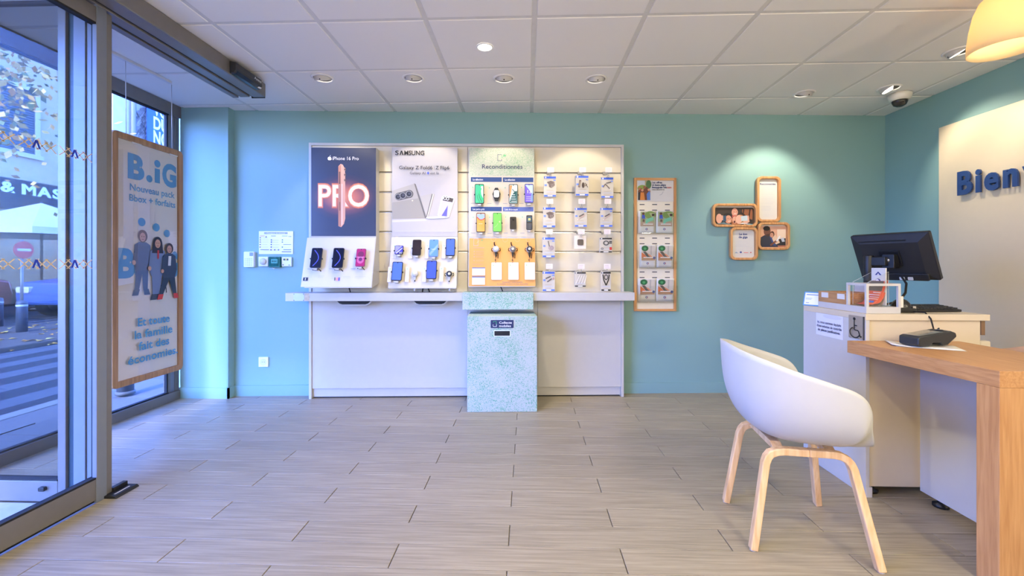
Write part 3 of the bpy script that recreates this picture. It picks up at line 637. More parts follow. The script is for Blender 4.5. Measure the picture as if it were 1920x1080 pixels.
r = BP.rect(927, 620.5, 956, 629.5); sl = MB().rbox(r[0]-a-.006, r[0]-a+r[2]+.006, -BO-.002, -BO, r[1]-.006, r[1]+r[3]+.006, .006).obj('slot_rim', M((220, 232, 232), .5, name='pale_rim'), bn_); MB().rbox(r[0]-a, r[0]-a+r[2], -BO-.0026, -BO-.002, r[1], r[1]+r[3], .003).obj('slot', RUBBER, sl)

# ---- the three big display boards
def board(name, label, px, topy, midy, boty, off, angle_off, under=.03, pxb=None):
    """upright upper box and a sloping lower console; returns thing, upper plane, sloping plane"""
    U = BACK(off); a, zt = U.at(px[0], topy); a1, zm = U.at(px[1], midy); 
    ym = (px[0]+px[1])/2; zm = U.at(ym, midy)[1]; zt = U.at(ym, topy)[1]
    L = BACK(off+angle_off); zb = L.at(ym, boty)[1]; ang = math.atan2(angle_off, zm-zb)
    t = thing(name, label, 'display board', B0.mx(a, zb)); wd = a1-a
    MB().prism([(-.1015, zt-zb), (-off, zt-zb), (-off, zm-zb), (-.1015, zm-zb)], 0, 0, wd).obj('upper_box', WHITE, t, bevel=.002)
    MB().prism([(-.1015, zm-zb), (-off, zm-zb), (-off-angle_off, .0), (-off-angle_off+.012, 0), (-.1015, under)], 0, 0, wd).obj('console', WHITE, t, bevel=.002)
    return t, U, U.tilt(a, zm, 0, ang), a, zb, wd
def sheet(name, t, plane, rect, shapes, out=.0015, thick=.001, base=None, edge=WHITE):
    """a printed sheet lying on one face of thing t"""
    a, b, wd, hg = plane.rect(*rect); inv = t.matrix_world.inverted()
    o = MB().box(0, wd, -thick, 0, 0, hg).obj(name, base or edge, t); o.matrix_local = inv @ plane.mx(a, b, out-thick)
    art('print', o, rect, wd, hg, shapes, org=(0, -thick-.0003, 0)); return o
def glow_mat():
    m, t, b = nodes('night_blue_print'); tc = t.nodes.new('ShaderNodeTexCoord'); sp = t.nodes.new('ShaderNodeMapping'); sp.inputs['Location'].default_value = (-.5*1.5, 0, -.44*3.2); sp.inputs['Scale'].default_value = (1.5, 0, 3.2)
    ln = t.nodes.new('ShaderNodeVectorMath'); ln.operation = 'LENGTH'; r = t.nodes.new('ShaderNodeValToRGB'); e = r.color_ramp.elements
    e[0].color = (*s2l((236, 150, 110)), 1); e[1].color = (*s2l((40, 48, 78)), 1); e[1].position = .85
    for p, c in ((.25, (206, 118, 96)), (.5, (116, 72, 84)), (.68, (62, 52, 76))): q = e.new(p); q.color = (*s2l(c), 1)
    t.links.new(tc.outputs['Generated'], sp.inputs[0]); t.links.new(sp.outputs[0], ln.inputs[0]); t.links.new(ln.outputs['Value'], r.inputs[0]); t.links.new(r.outputs[0], b.inputs['Base Color']); b.inputs['Roughness'].default_value = .4; return m
tA, UA, LA, *_ = board('phone_display', 'display board with a dark poster of glowing capitals above three phones', (583, 705.5), 276.5, 443, 540, .19, .125)
gold, gold2 = (232, 176, 150), (196, 136, 112)
MB_bez = UA.rect(583.6, 277, 705, 442.5)
halo = [('t', c, 'PRO', 644.5, 386+d, 38+d*2, 94+d*2, 'c', b) for c, b, d in (((206, 112, 84), .05, 1.5), ((236, 146, 104), .035, .9), ((252, 196, 160), .02, .4), ((250, 240, 232), .008, 0))]
phn = [('p', gold, [(634.5, 312), (639, 307.5), (643, 309), (646.5, 316), (647.5, 330), (647.5, 410), (645, 420), (640, 426), (634.5, 424)]), ('p', gold2, [(634.5, 312), (639.5, 309), (639.5, 425), (634.5, 424)]),
       ('r', (120, 84, 74), 635.5, 322, 638.4, 345), ('r', (150, 104, 88), 636, 379, 638.4, 395), ('p', (246, 214, 196), [(640.5, 345), (642.5, 345), (642.5, 420), (640.5, 424)])]+[('c', (214, 168, 146), 646, y, 2.4, 3.6) for y in (318, 328, 338)]+[('c', (90, 66, 62), 647, y, 1.1, 2) for y in (318, 328, 338)]
ap = [('c', (240, 240, 244), 618.6, 297.5, 3, 3.2), ('c', (240, 240, 244), 617.4, 297.8, 2.4, 3.2), ('c', (240, 240, 244), 619.8, 297.8, 2.4, 3.2), ('p', (240, 240, 244), [(618.4, 293.8), (620.2, 291.4), (620.6, 291.6), (619.4, 293.8)]), ('c', (46, 52, 74), 622.2, 296.4, 1.2)]
sheet('poster', tA, UA, (583.6, 277, 705, 442.5), halo[:0]+halo+phn+ap+[('t', (244, 244, 246), 'iPhone 16 Pro', 624, 300.6, 6.4, 49, 'l', 0)], base=glow_mat())
spec = lambda x0, x1, y0, y1, st=2.4, c=(196, 196, 206): lines(c, x0, x1, [y0+i*st for i in range(int((y1-y0)/st))], .55)
shA = spec(578, 590, 518, 524)+spec(600, 612, 518, 524)+spec(624, 640, 518, 526)+spec(646, 662, 519, 526)+spec(668, 690, 519, 525)+[('r', (34, 38, 60), 573, 521, 582, 527), ('r', (240, 240, 240), 576.5, 522, 578, 526), ('r', (220, 150, 150), 634, 521, 638, 527), ('r', (96, 100, 200), 638, 521, 641, 527), ('r', (60, 62, 70), 631, 521, 632.2, 527)]
for cx in (587, 628, 668): shA += [('r', (150, 158, 190), cx-8, 505, cx+1, 506)]+spec(cx-4, cx, 474, 503, 2.4, (214, 212, 222))
sheet('console_print', tA, LA, (570, 446, 700, 538), shA, base=M((216, 212, 208), .45, 0, .01, name='console_white'))
tB, UB, LB, *_ = board('phone_display', 'display board with a pale grey poster of folding phones above two rows of devices', (735, 858), 276.5, 443.5, 541, .155, .115)
G1, G2, G3, DK = (168, 162, 152), (196, 190, 182), (120, 116, 112), (44, 46, 56)
fold = [('p', (216, 212, 208), [(735.5, 413), (797, 410.5), (800, 414), (735.5, 417)]), ('p', G1, [(735.5, 358), (776.5, 344.5), (779, 346), (797, 409.5), (735.5, 411)]), ('p', (184, 178, 170), [(735.5, 358), (776.5, 344.5), (784, 372), (735.5, 380)]), ('p', G3, [(776.5, 344), (779.5, 345.5), (800, 409), (797, 409.5)]),
        ('l', (98, 96, 96), 14.5, [(747.5, 369), (767.5, 364)]), ('c', (98, 96, 96), 747.5, 369, 7.2), ('c', (98, 96, 96), 767.5, 364, 7.6)]
for cx, cy in ((746.5, 369.5), (755.5, 367), (767, 364)): fold += [('c', (150, 150, 152), cx, cy, 6), ('c', DK, cx, cy, 4.6), ('c', (76, 78, 92), cx+.6, cy-.6, 2.4)]
fold += [('c', (250, 240, 214), 773.5, 376.5, 1.3), ('p', G2, [(787.5, 368), (811, 363), (800, 409)]), ('p', (236, 234, 230), [(811.5, 363), (813.5, 364.5), (801.5, 409.5), (799, 409)]), ('p', (90, 84, 80), [(810, 364), (811.5, 363.5), (800.5, 407), (799.2, 407)]),
         ('p', (220, 224, 236), [(801, 407), (822, 405.5), (836, 409), (802, 410.5)]), ('p', (238, 240, 248), [(828, 370), (832, 366.5), (851, 371), (852, 375), (842, 407), (838, 408.5), (822, 406), (820.5, 403)]), ('p', (76, 68, 64), [(832.5, 368), (850.5, 372.5), (848.6, 379.5), (830, 376)]), ('p', (206, 198, 226), [(830, 376), (848.6, 379.5), (840.5, 406.5), (822.5, 404)]), ('p', (104, 100, 200), [(840, 385), (838, 406), (828, 405)]), ('p', (236, 200, 186), [(827, 388), (831, 400), (823, 403.5)]), ('o', (236, 238, 244), 834.5, 372, 2.4, 1), ('o', (236, 238, 244), 839.5, 373, 2.4, 1)]
tx = [('t', (16, 16, 18), 'S', 741.5, 291.5, 8, None, 'l', .03)]
tx = [('t', (16, 16, 18), 'SΛMSUNG', 741.5, 291.4, 8, 54.5, 'l', .03)] if False else [('t', (16, 16, 18), 'S', 741.5, 291.4, 8, 6.6, 'l', .015), ('p', (16, 16, 18), [(749.5, 291.4), (752.3, 283.4), (754.4, 283.4), (757.2, 291.4), (755.2, 291.4), (753.3, 285.8), (751.5, 291.4)]), ('t', (16, 16, 18), 'MSUNG', 758.6, 291.4, 8, 37.4, 'l', .015)]
tx += [('t', (30, 30, 34), 'Galaxy Z Fold6', 749, 318, 6.4, 62, 'l', .004), ('r', (120, 120, 126), 814.3, 311, 814.8, 319.5), ('t', (30, 30, 34), 'Z Flip6', 817, 318, 6.4, 25.5, 'l', .004), ('t', (60, 60, 70), 'Galaxy AI', 769, 327.3, 4.6, 29, 'l', 0), ('p', (60, 90, 210), [(803, 321.6), (804, 324), (806.4, 325), (804, 326), (803, 328.4), (802, 326), (799.6, 325), (802, 324)]), ('t', (60, 60, 70), 'est là', 807.5, 327.3, 4.6, 15.5, 'l', 0), ('r', (204, 204, 216), 742, 433.2, 849, 434.4)]
sheet('poster', tB, UB, (735.6, 277, 857.6, 443), fold+tx, base=M((196, 191, 191), .45, 0, .01, name='pale_grey_print'))
shB = [('c', (226, 206, 184), 741, 447.5, 4)]
for cx, y0_, y1_ in ((738, 458, 486), (769, 458, 486), (800, 458, 486), (832, 458, 486), (733, 502, 530), (765.5, 502, 530), (797.5, 502, 530), (829, 502, 530)):
    shB += [('r', (234, 226, 216), cx-3.5, y0_, cx+3.5, y1_), ('c', (120, 200, 170), cx, y0_+4, 1), ('r', (188, 176, 204), cx-4, y1_-.4, cx+4, y1_+.3)]+spec(cx-3, cx+3, y0_+7, y1_-2, 2.2, (206, 198, 206))
sheet('console_print', tB, LB, (731, 445.5, 857, 539.5), shB, base=M((214, 206, 190), .45, 0, .01, name='console_cream'))
tC, UC, LC, *_ = board('phone_display', 'display board with a green flecked header, small phones and an orange console', (879, 1002), 277.5, 445, 538, .15, .07)
HEADM = speckle('pale_green_header', (202, 202, 184), (140, 176, 140), 150, .69)
sheet('header', tC, UC, (879.6, 278, 1001.6, 329.5), [('o', (70, 78, 110), 937, 300, 0, 0)][:0]+[('l', (70, 84, 120), .8, [(933, 290), (933, 301.5), (940.5, 301.5), (940.5, 298)]), ('l', (70, 84, 120), .8, [(933, 290), (940.5, 290)]), ('l', (110, 190, 140), .8, [(940.5, 290), (940.5, 296), (944, 294)]), ('t', (70, 190, 120), '*', 943, 297, 7, 6), ('t', (38, 48, 92), 'Reconditionnés', 904, 316.5, 8, 75.5, 'l', .006)], base=HEADM)
NV, NV2 = (36, 70, 128), (86, 104, 168)
sC = [('r', NV, 882.8, 332.5, 940.7, 341.2), ('r', NV, 942.8, 332.7, 1000, 341.4), ('r', NV, 882.8, 388, 940.7, 396.2), ('r', NV2, 942.8, 388.2, 1000, 396.4), ('t', (244, 244, 248), 'La sélection', 886.5, 338.6, 3.4, 19), ('t', (244, 244, 248), 'La sélection', 946.5, 338.8, 3.4, 19), ('t', (244, 244, 248), 'Les petits prix', 886.5, 394, 3.4, 22), ('t', (244, 244, 248), 'Les éco-tops', 946.5, 394.2, 3.4, 24)]
for cx, y0_, y1_ in ((886.5, 348, 381), (917.5, 349, 381.5), (947, 349, 381.5), (977.5, 348.5, 381.5), (887.5, 404.5, 437), (918, 404.5, 437.5), (948, 404, 437), (979, 404, 437)):
    sC += [('c', (120, 190, 170), cx, y0_+3.5, 1.1), ('r', (150, 150, 170), cx-4, y1_, cx+4, y1_+.8)]+spec(cx-2.6, cx+3.4, y0_+8, y1_-2, 2.4, (206, 196, 200))
sheet('price_panel', tC, UC, (879.6, 330, 1001.6, 444.5), sC, base=M((214, 203, 184), .45, 0, .01, name='cream_print'))
OR = (226, 162, 88); sO = [('l', (170, 170, 190), .6, [(888, 448), (888, 461), (896, 461), (896, 448), (888, 448)]), ('l', (150, 200, 130), .6, [(893, 456), (900, 450)]), ('t', (150, 200, 130), '*', 901, 455, 6, 5), ('r', (190, 150, 150), 887, 464.6, 908, 465.4)]
for y in (472, 477, 482, 489): sO += [('c', (200, 160, 150), 889, y, 1)]+spec(892, 910, y-1, y+3, 2, (206, 164, 130))
sO += spec(886, 910, 496, 500, 2.6, (176, 140, 130))
for y in (502, 519): sO += [('r', (96, 106, 160), 885.6, y, 909.6, y+2), ('r', (240, 232, 222), 885.6, y+2, 909.6, y+15)]+spec(887, 906, y+4, y+13, 2.3, (200, 190, 200))
for cx in (931, 962.5, 993): sO += [('r', (238, 228, 214), cx-9.6, 493, cx+9.6, 525, 1.2), ('c', (150, 200, 120), cx-6, 498, 1)]+spec(cx-7, cx-1, 501, 522, 2.4, (206, 196, 204))
sO += [('o', (226, 176, 150), x, y, 4.6, .35) for x, y in ((925, 449), (947, 450), (970, 449.5), (991, 450))]+[('t', (112, 92, 128), 'Demandez à votre conseiller', 961, 530.6, 1.9, 38, 'c', .01), ('t', (112, 92, 128), 'les modèles, couleurs et états disponibles.', 961, 534, 1.9, 58, 'c', .01)]
sheet('console_print', tC, LC, (879.4, 447, 1003.4, 536.6), sO, base=M(OR, .45, 0, .01, name='orange_print'))

# ---- display phones: body, screen, security arms, stand
SIL = M((196, 198, 204), .35, .2, .02, name='silver_plastic'); GREYS = M((170, 176, 198), .5, 0, .02, name='grey_stand')
def phone(name, label, plane, cx, cy, wp, hp, scr, body=(24, 26, 34), out=.028, stand=True, arms=True, roll=0, lit=.22, cat='phone', group=None):
    a, b = plane.at(cx, cy); wd = plane.at(cx+wp/2, cy)[0]-plane.at(cx-wp/2, cy)[0]; hg = plane.at(cx, cy-hp/2)[1]-plane.at(cx, cy+hp/2)[1]
    t = thing(name, label, cat, plane.mx(a, b, .0022) @ Matrix.Rotation(R(roll), 4, 'Y'), group); th = .009; r = wd*.13
    MB().rbox(-wd/2, wd/2, -out-th, -out, -hg/2, hg/2, r, 1, 5).obj('body', M(body, .3, .1, .02), t, bevel=.0012)
    if scr:
        m = wd*.05; art('screen', t, (-wp/2, -hp/2, wp/2, hp/2), wd, hg, [('r', SCREEN(scr[0][0] if isinstance(scr[0][0], tuple) else scr[0], lit), -wp/2+wp*.06, -hp/2+hp*.035, wp/2-wp*.06, hp/2-hp*.035, wp*.09)]+list(scr[1:])+[('c', (18, 18, 22), 0, -hp/2+hp*.06, wp*.05)], org=(-wd/2, -out-th-.0003, -hg/2))
    if stand:
        MB().rbox(-wd*.32, wd*.32, -out, 0, -hg*.30, hg*.2, .004).obj('stand', GREYS, t)
        MB().rbox(-wd*.18, wd*.18, -out-.006, 0, -hg/2-.016, -hg/2-.002, .003).obj('stand_foot', WHITE, t)
    if arms:
        MB().box(-wd/2-.006, -wd/2+.004, -out-th-.002, -out+.004, -.012, -.002).obj('bracket_arm', BLACK, t); MB().box(wd/2-.004, wd/2+.006, -out-th-.002, -out+.004, -.012, -.002).obj('bracket_arm', BLACK, t)
    return t
cur = lambda w_, h_, c, wd: [('l', c, wd, [(-w_*.25+w_*.62*math.sin(math.pi*i/10)*(.8), -h_*.42+h_*.86*i/10) for i in range(0, 11)])]
gA, gB, gC = 'phones on the dark poster board', 'phones on the grey poster board', 'phones on the green header board'
for cx, lab in ((596.5, 'first black phone with a blue arc on screen under the dark poster'), (637, 'middle black phone with a blue arc on screen under the dark poster')):
    t = phone('display_phone', lab, LA, cx, 486, 20, 37, [(28, 32, 54)]+cur(18, 34, (84, 92, 220), 1.5), lit=.1, group=gA)
    MB().tube([(-.02, -.03, -.1), (.03, -.03, -.092), (.045, -.02, -.11)], .004, 6).obj('cable_clip', BLACK, t)
t = phone('display_phone', 'magenta screened phone under the dark poster', LA, 679, 485.5, 17.5, 33, [(170, 50, 112), ('c', (120, 30, 84), 0, -6, 5.5), ('c', (206, 96, 152), 0, 5, 6.4), ('c', (110, 34, 96), 0, 3.6, 3.4), ('r', (222, 140, 180), -7.4, -1.2, 7.4, .2)], (150, 60, 100), lit=.15, group=gA)
MB().tube([(-.02, -.03, -.09), (.02, -.03, -.082), (.035, -.02, -.1)], .004, 6).obj('cable_clip', BLACK, t)
BL, BL2 = (78, 110, 206), (58, 80, 190)
phone('flip_phone', 'small square folded phone with a blue violet cover screen', LB, 750, 471, 16, 16, [(70, 66, 214), ('p', (150, 150, 240), [(-7, -7), (6, -7), (-7, 6)]), ('p', (206, 210, 250), [(6, -4), (7, -3), (-4, 7), (-6, 6)]), ('r', (20, 22, 40), -1, 4.4, 7, 7.2), ('o', (220, 224, 240), 2, 5.6, 1.2, .5), ('o', (220, 224, 240), 5, 5.6, 1.2, .5)], group=gB)
phone('display_phone', 'dark screened phone switched off in the upper row of the grey board', LB, 783, 466.5, 16, 29, [(46, 38, 44)], (20, 20, 24), lit=.02, group=gB)
phone('display_phone', 'sky blue phone with a paler diagonal band in the upper row', LB, 814.5, 467.5, 17, 32, [(98, 142, 232), ('p', (132, 168, 240), [(-8, 10), (8, -8), (8, -2), (-6, 14)]), ('t', (220, 230, 250), 'bonjour', 0, 3, 1.6, 8, 'c')], (110, 140, 214), group=gB)  # paler diagonal band drawn in the screen picture
phone('display_phone', 'steel blue phone at the right end of the upper row', LB, 845.5, 466, 17, 32, [(76, 104, 190)], group=gB)
phone('display_phone', 'tall blue phone at the left end of the lower row', LB, 746.5, 510.5, 19.5, 35, [BL], group=gB, roll=1.5)
phone('display_phone', 'deep blue phone in the middle of the lower row', LB, 810.5, 508, 19, 34, [(66, 88, 222)], group=gB)
def puck(name, label, plane, cx, cy, r, ring, group, legs=True, white=True):
    a, b = plane.at(cx, cy); k = plane.at(cx+r, cy)[0]-a; t = thing(name, label, 'watch stand', plane.mx(a, b, .0022), group)
    MB().lathe([(0, -.03), (k*.9, -.03), (k, -.026), (k, -.004), (k*.9, 0)], n=24, axis=1).obj('disc', WHITE if white else SIL, t)
    if ring: MB().lathe([(k*.5, -.0315), (k*.92, -.0315), (k*.92, -.0302), (k*.5, -.0302)], n=24, axis=1).obj('ring', M(ring, .4, 0, .03), t)
    MB().lathe([(0, -.033), (k*.4, -.032), (k*.4, -.03)], n=16, axis=1).obj('charge_pad', M((246, 238, 222), .3, name='pad_white'), t)
    MB().prism([(-k*.34, -k*.85), (k*.34, -k*.85), (k*.2, -k*2.1), (-k*.2, -k*2.1)], 1, -.02, 0).obj('neck', WHITE if white else BLACK, t)
    MB().tube([(0, -.012, -k*2), (0, -.014, -k*2.5)], k*.16, 8).obj('plug', BLACK, t)
    if legs:
        for s in (-1, 1): MB().tube([(s*k*.8, -.016, k*.1), (s*k*1.35, -.022, k*.25), (s*k*1.4, -.024, -k*.3), (s*k*1.15, -.012, -k*.6)], k*.13, 6).obj('claw', M((70, 40, 28), .4, 0, .05, name='dark_brown_claw') if not white else BLACK, t)
    return t
gW = 'watch stands on the console boards'
t = puck('watch_stand', 'empty white round watch stand in the lower row of the grey board', LB, 779, 514, 6, None, gW, False)
t = puck('watch_stand', 'white watch stand with a black ring at the right end of the lower row', LB, 843, 515, 6, (40, 42, 52), gW)
for cx, lab in ((777.5, 'white knob cable grip hanging left under the grey board'), (843.5, 'white knob cable grip hanging right under the grey board')):
    Lp = BACK(.25); a, b = Lp.at(cx, 543); tg = thing('cable_grip', lab, 'cable grip', Lp.mx(a, b)); MB().lathe([(0, -.012), (.009, -.01), (.009, .008), (0, .012)], n=12).obj('knob', WHITE, tg); MB().tube([(0, 0, .01), (0, .002, .028)], .002, 6).obj('cord', WHITE, tg)
UCp = UC
phone('display_phone', 'green phone with pale leaf curves under the left upper blue strip', UC, 899.3, 364.8, 17, 36.5, [(66, 176, 132), ('p', (208, 226, 222), [(3, -14), (7, -14), (7, 8), (4, 2), (3, -4)]), ('l', (40, 120, 84), .9, [(-4, 2), (-3, 9), (1, 16)]), ('l', (20, 200, 120), 1.6, [(4, -10), (0, -2), (2, 6), (7, 12)]), ('l', (36, 90, 72), .8, [(-1, 0), (1, 8), (5, 16)])], group=gC)
t = puck('watch_stand', 'small white faced watch with a black strap in the upper row', UC, 931, 365, 4.8, None, 'watch stands on the console boards', False)
MB().rbox(-.022, .022, -.045, -.034, -.03, .03, .012).obj('watch_case', M((240, 236, 228), .25, name='white_watch_face'), t); MB().prism([(-.012, .052), (.012, .052), (.034, .0), (.012, -.058), (-.012, -.058), (-.034, 0)], 1, -.034, -.012).obj('strap', BLACK, t)
phone('display_phone', 'phone with an orange and dark green mountain screen', UC, 962.3, 365.2, 16.6, 36.5, [(196, 216, 204), ('p', (240, 150, 92), [(-7, -16), (-2, -16), (-5, 2), (-7, 8)]), ('p', (20, 84, 84), [(-7, 16), (-3, 3), (1, -3), (7, -6), (7, 16)]), ('l', (30, 60, 70), 1.2, [(-2, -9), (2, -4), (4, -5)])]+[('r', (230, 240, 236), -4, y, 3+k, y+1) for k, y in enumerate((1, 5, 9, 13))], group=gC)
phone('display_phone', 'phone with a violet and pale mint screen reading 13', UC, 991.4, 364, 16.4, 35.5, [(108, 88, 196), ('p', (178, 212, 208), [(-7, -15.5), (7, -15.5), (7, 2)]), ('p', (118, 150, 230), [(3, 15), (7, 15), (7, 2), (4, 0)]), ('t', (240, 240, 250), '13', -3, -.5, 5.4, 7.4)]+[('r', (180, 170, 226), -5.5, y, 4, y+1.1) for y in (6, 9.4, 12.8)], (70, 80, 110), group=gC)
phone('display_phone', 'orange phone with a blue sky screen under the left lower blue strip', UC, 902, 418, 16.6, 36, [(250, 150, 70), ('p', (150, 180, 220), [(-7, -16), (7, -16), (7, -7), (3, -4), (-2, -6), (-7, -9)]), ('l', (226, 60, 40), 1.6, [(-7, -10), (-2, -5), (3, -5), (7, -8)]), ('r', (255, 196, 150), -4, 2, 3, 3)], group=gC)
phone('display_phone', 'bright apple green phone in the lower row', UC, 932.6, 417.6, 16.4, 35.6, [(110, 200, 86), ('c', (180, 226, 130), 4.4, -1, 1.6), ('l', (150, 216, 120), 1, [(-6, 10), (-1, 6), (1, 2)])], (70, 120, 80), group=gC)
t = phone('feature_phone', 'small plain black handset showing its back in the lower row', UC, 961.8, 419, 12, 23, None, (40, 36, 34), arms=False, group=gC); MB().lathe([(0, -.0405), (.006, -.039), (.006, -.037)], (0, 0, .03), 12, 1).obj('camera_lens', BLACK, t)
t = phone('keypad_phone', 'small black keypad handset at the right end of the lower row', UC, 992, 418, 11, 27, None, (38, 40, 46), arms=False, group=gC)
art('screen', t, (-5.5, -13.5, 5.5, 13.5), .049, .119, [('r', SCREEN((60, 90, 110), .2), -4, -11, 4, -1.5), ('r', (230, 210, 120), -2, -8, 2, -4)]+[('r', (96, 100, 110), -4+x*2.9, 2+y*2.8, -1.8+x*2.9, 3.8+y*2.8) for x in range(3) for y in range(4)], org=(-.0245, -.0376, -.0595))
for cx, lab, ring in ((930, 'silver watch stand with cables at the left of the orange console', (176, 178, 184)), (961.5, 'grey ringed watch stand with cables in the middle of the orange console', (110, 102, 98)), (992.5, 'black ringed watch stand with cables at the right of the orange console', (52, 44, 42))):
    t = puck('watch_stand', lab, LC, cx, 468, 6, ring, gW, True, False)
    MB().tube([(-.014, -.01, .06), (-.014, -.016, .042), (-.004, -.012, .026)], .005, 6).obj('strap_stub', M((50, 28, 20), .5, 0, .05, name='brown_strap'), t); MB().tube([(.012, -.012, -.03), (.018, -.016, -.05), (.016, -.012, -.078)], .003, 6).obj('dangling_strap', M((50, 28, 20), .5, 0, .05, name='brown_strap'), t)
    MB().tube([(-.002, -.012, -.06), (-.004, -.016, -.09)], .0015, 5).tube([(0, -.012, -.095), (-.004, -.01, -.12)], .0015, 5).obj('cord', M((150, 90, 50), .5, name='tan_cord'), t); MB().lathe([(0, -.006), (.006, 0), (0, .006)], (-.005, -.014, -.092), 10).obj('bead', BLACK, t)
for px_, off, lab in ((655, .2, 'short black cable dropping below the dark poster board'), (803, .17, 'pair of black cables dropping below the grey poster board'), (940, .14, 'short black cable dropping below the orange console')):
    Pp = BACK(off); a, b = Pp.at(px_, 541); cbl = thing('display_cable', lab, 'cable', Pp.mx(a, zt_+.002))
    m = MB().tube([(-.012, 0, .055), (0, 0, .03), (.012, -.01, 0)], .005, 6)
    if 'pair' in lab: m.tube([(-.04, 0, .055), (-.044, 0, .03), (-.048, -.01, 0)], .005, 6)
    m.obj('cord', RUBBER, cbl)

# ---- accessory packs on slatwall hooks
HK = DP; BLUE, PB = (70, 110, 226), (206, 198, 184)
TAGM = M((240, 230, 226), .5, 0, .01, name='price_card')
def pack(label, hooklabel, cx, tagy, y0, y1, wp, kind, arms):
    HO = .075; fp = BACK(.10+HO); a, b = fp.at(cx, (y0+y1)/2); wd = fp.at(cx+wp/2, y0)[0]-fp.at(cx-wp/2, y0)[0]; hg = fp.at(cx, y0)[1]-fp.at(cx, y1)[1]
    gzz = min(gz, key=lambda q: abs(q-(b+hg/2)))
    zt2 = b+hg/2-.012
    h = thing('wall_hook', hooklabel, 'hook', BACK(.10).mx(a, gzz), 'chrome hooks on the slatted board')
    MB().rbox(-.02, .02, -.006, -.0008, -.016, .012, .003).obj('back_plate', ACRYLIC if False else CHROME, h)
    zz = zt2-gzz; m = MB()
    for dx in (-.006, .006): m.tube([(dx, -.004, zz), (dx, -.12, zz), (dx, -.126, zz+.01)], .0018, 6)
    m.obj('prong', CHROME, h)
    _, tz = BACK(.235).at(cx, tagy); tp = tz-gzz
    MB().tube([(0, -.004, zz+.008), (0, -.126, zz+.012), (0, -.13, tp)], .0016, 6).obj('tag_arm', CHROME, h)
    tw, thh = .055, .042; MB().rbox(-tw/2, tw/2, -.136, -.132, tp-thh/2, tp+thh/2, .003).obj('price_tag', TAGM, h)
    art('tag_print', h, (0, 0, 20, 12), tw, thh, lines((214, 190, 196), 2, 17, [3, 6, 9], .8), org=(-tw/2, -.1364, tp-thh/2))
    t = thing('accessory_pack', label, 'pack', fp.mx(a, b), 'accessory packs hung on hooks')
    W2, H2 = wd/2, hg/2
    if kind == 'tracker':
        MB().rbox(-W2, W2, -.016, 0, -H2, H2, .004).obj('card', M((238, 226, 210), .5, name='pack_card_white'), t, bevel=.001); MB().rbox(-W2*.5, W2*.5, -.022, -.016, -H2*.45, H2*.45, .01).obj('device', M((96, 84, 74), .4, 0, .03, name='taupe_device'), t, bevel=.002); return
    dark = kind.startswith('k')
    MB().rbox(-W2, W2, -.014 if kind != 'box' else -.04, .004, -H2, H2-.006, .003).obj('card', M(PB, .5, 0, .01, name='grey_card'), t, bevel=.001)
    yb_ = -.0145 if kind != 'box' else -.0405
    MB().box(-.016, .016, -.004, .0, H2-.008, H2+.012).obj('hang_tab', ACRYLIC, t)
    hc = (40, 40, 44) if dark else BLUE; X0, X1 = -10, 10; sh = [('r', hc, -9.6, -14, 9.6, -11.2), ('r', hc, -9.6, 12, 9.6, 14.4), ('r', (240, 238, 236), -4, 12.4, 4, 14), ('c', (236, 236, 240), -7.2, -12.6, 1.2), ('r', (186, 196, 230), -8, 7.6, 8, 8.2)]+lines((180, 172, 160), -6, 6, [5, 10], .5)
    if not dark: sh += [('r', (120, 150, 230), 5.4, -9.6, 9, -8), ('r', (110, 144, 232), -9, -3, -5.4, -.6)]
    if kind == 'plug': sh += [('p', (112, 98, 92), [(-5.5, -6), (1, -8), (7, -6.4), (7.6, -1.6), (2, 2), (-1.6, .6), (-2, -3)]), ('p', (146, 132, 126), [(1, -3), (7, -6), (7.6, -1.6), (2, 2)]), ('o', (90, 78, 74), 4.6, -2, 1.8, .7)]
    if kind == 'box': sh += [('l', (128, 104, 96), 3, [(-5, 2.5), (-3, -8)]), ('l', (170, 160, 140), 1, [(-4.6, 1), (-3.2, -6)]), ('c', (74, 58, 50), 1.4, -.6, 2.2, 4), ('l', (80, 64, 60), .9, [(4, -4), (8.5, 2.5)]), ('l', (80, 64, 60), .9, [(7, -2.4), (4.6, 1)])]
    if kind == 'cable': sh += [('l', (120, 108, 104), 1.4, [(-7, 0), (-3.5, -5), (4, 2)]), ('c', (222, 216, 210), 4.4, 2.4, 1), ('l', (90, 80, 80), 1.2, [(-2, -6), (6, -7.6)])]
    if kind == 'stylus': sh += [('l', (206, 170, 160), .9, [(-5, 4), (7, -4)]), ('l', (96, 84, 80), 1.6, [(-3, -1), (5, -5)]), ('c', (236, 226, 218), -5, 4, .9)]
    if kind == 'charger': sh += [('c', (176, 160, 162), 4, 1, 4.6, 3.6), ('o', (150, 134, 140), 5, 1, 2, .8), ('l', (110, 104, 100), 1.6, [(-1, -9), (1, -1)])]
    if kind == 'bits': sh += [('l', (90, 84, 82), 1.6, [(-5, -4), (3, -7)]), ('l', (90, 84, 82), 1.6, [(-2.5, 1), (5, -4)]), ('c', (196, 150, 140), 7.6, -4, 1.6)]
    if kind == 'kloop': sh += [('o', (86, 86, 84), 0, -4, 3.8, 2), ('r', (60, 60, 60), 5, -8, 9.4, -6), ('r', (60, 60, 60), 5, -5, 9.4, -3), ('r', (200, 44, 44), 5.6, 4, 9.2, 9.6), ('o', (30, 30, 30), -6.4, 7, 1.6, .8)]
    if kind == 'kcables': sh += [('l', (240, 234, 224), 1.2, [(-8+5*k, 8), (-1+5*k*.8, -8)]) for k in range(4)]
    if kind == 'ktorc': sh += [('l', (30, 30, 32), 2.2, [(-6.5, -10), (-5, -2), (0, 6), (5, -2), (6.5, -10)]), ('o', (80, 76, 74), 0, -6, 3.4, 1.6)]
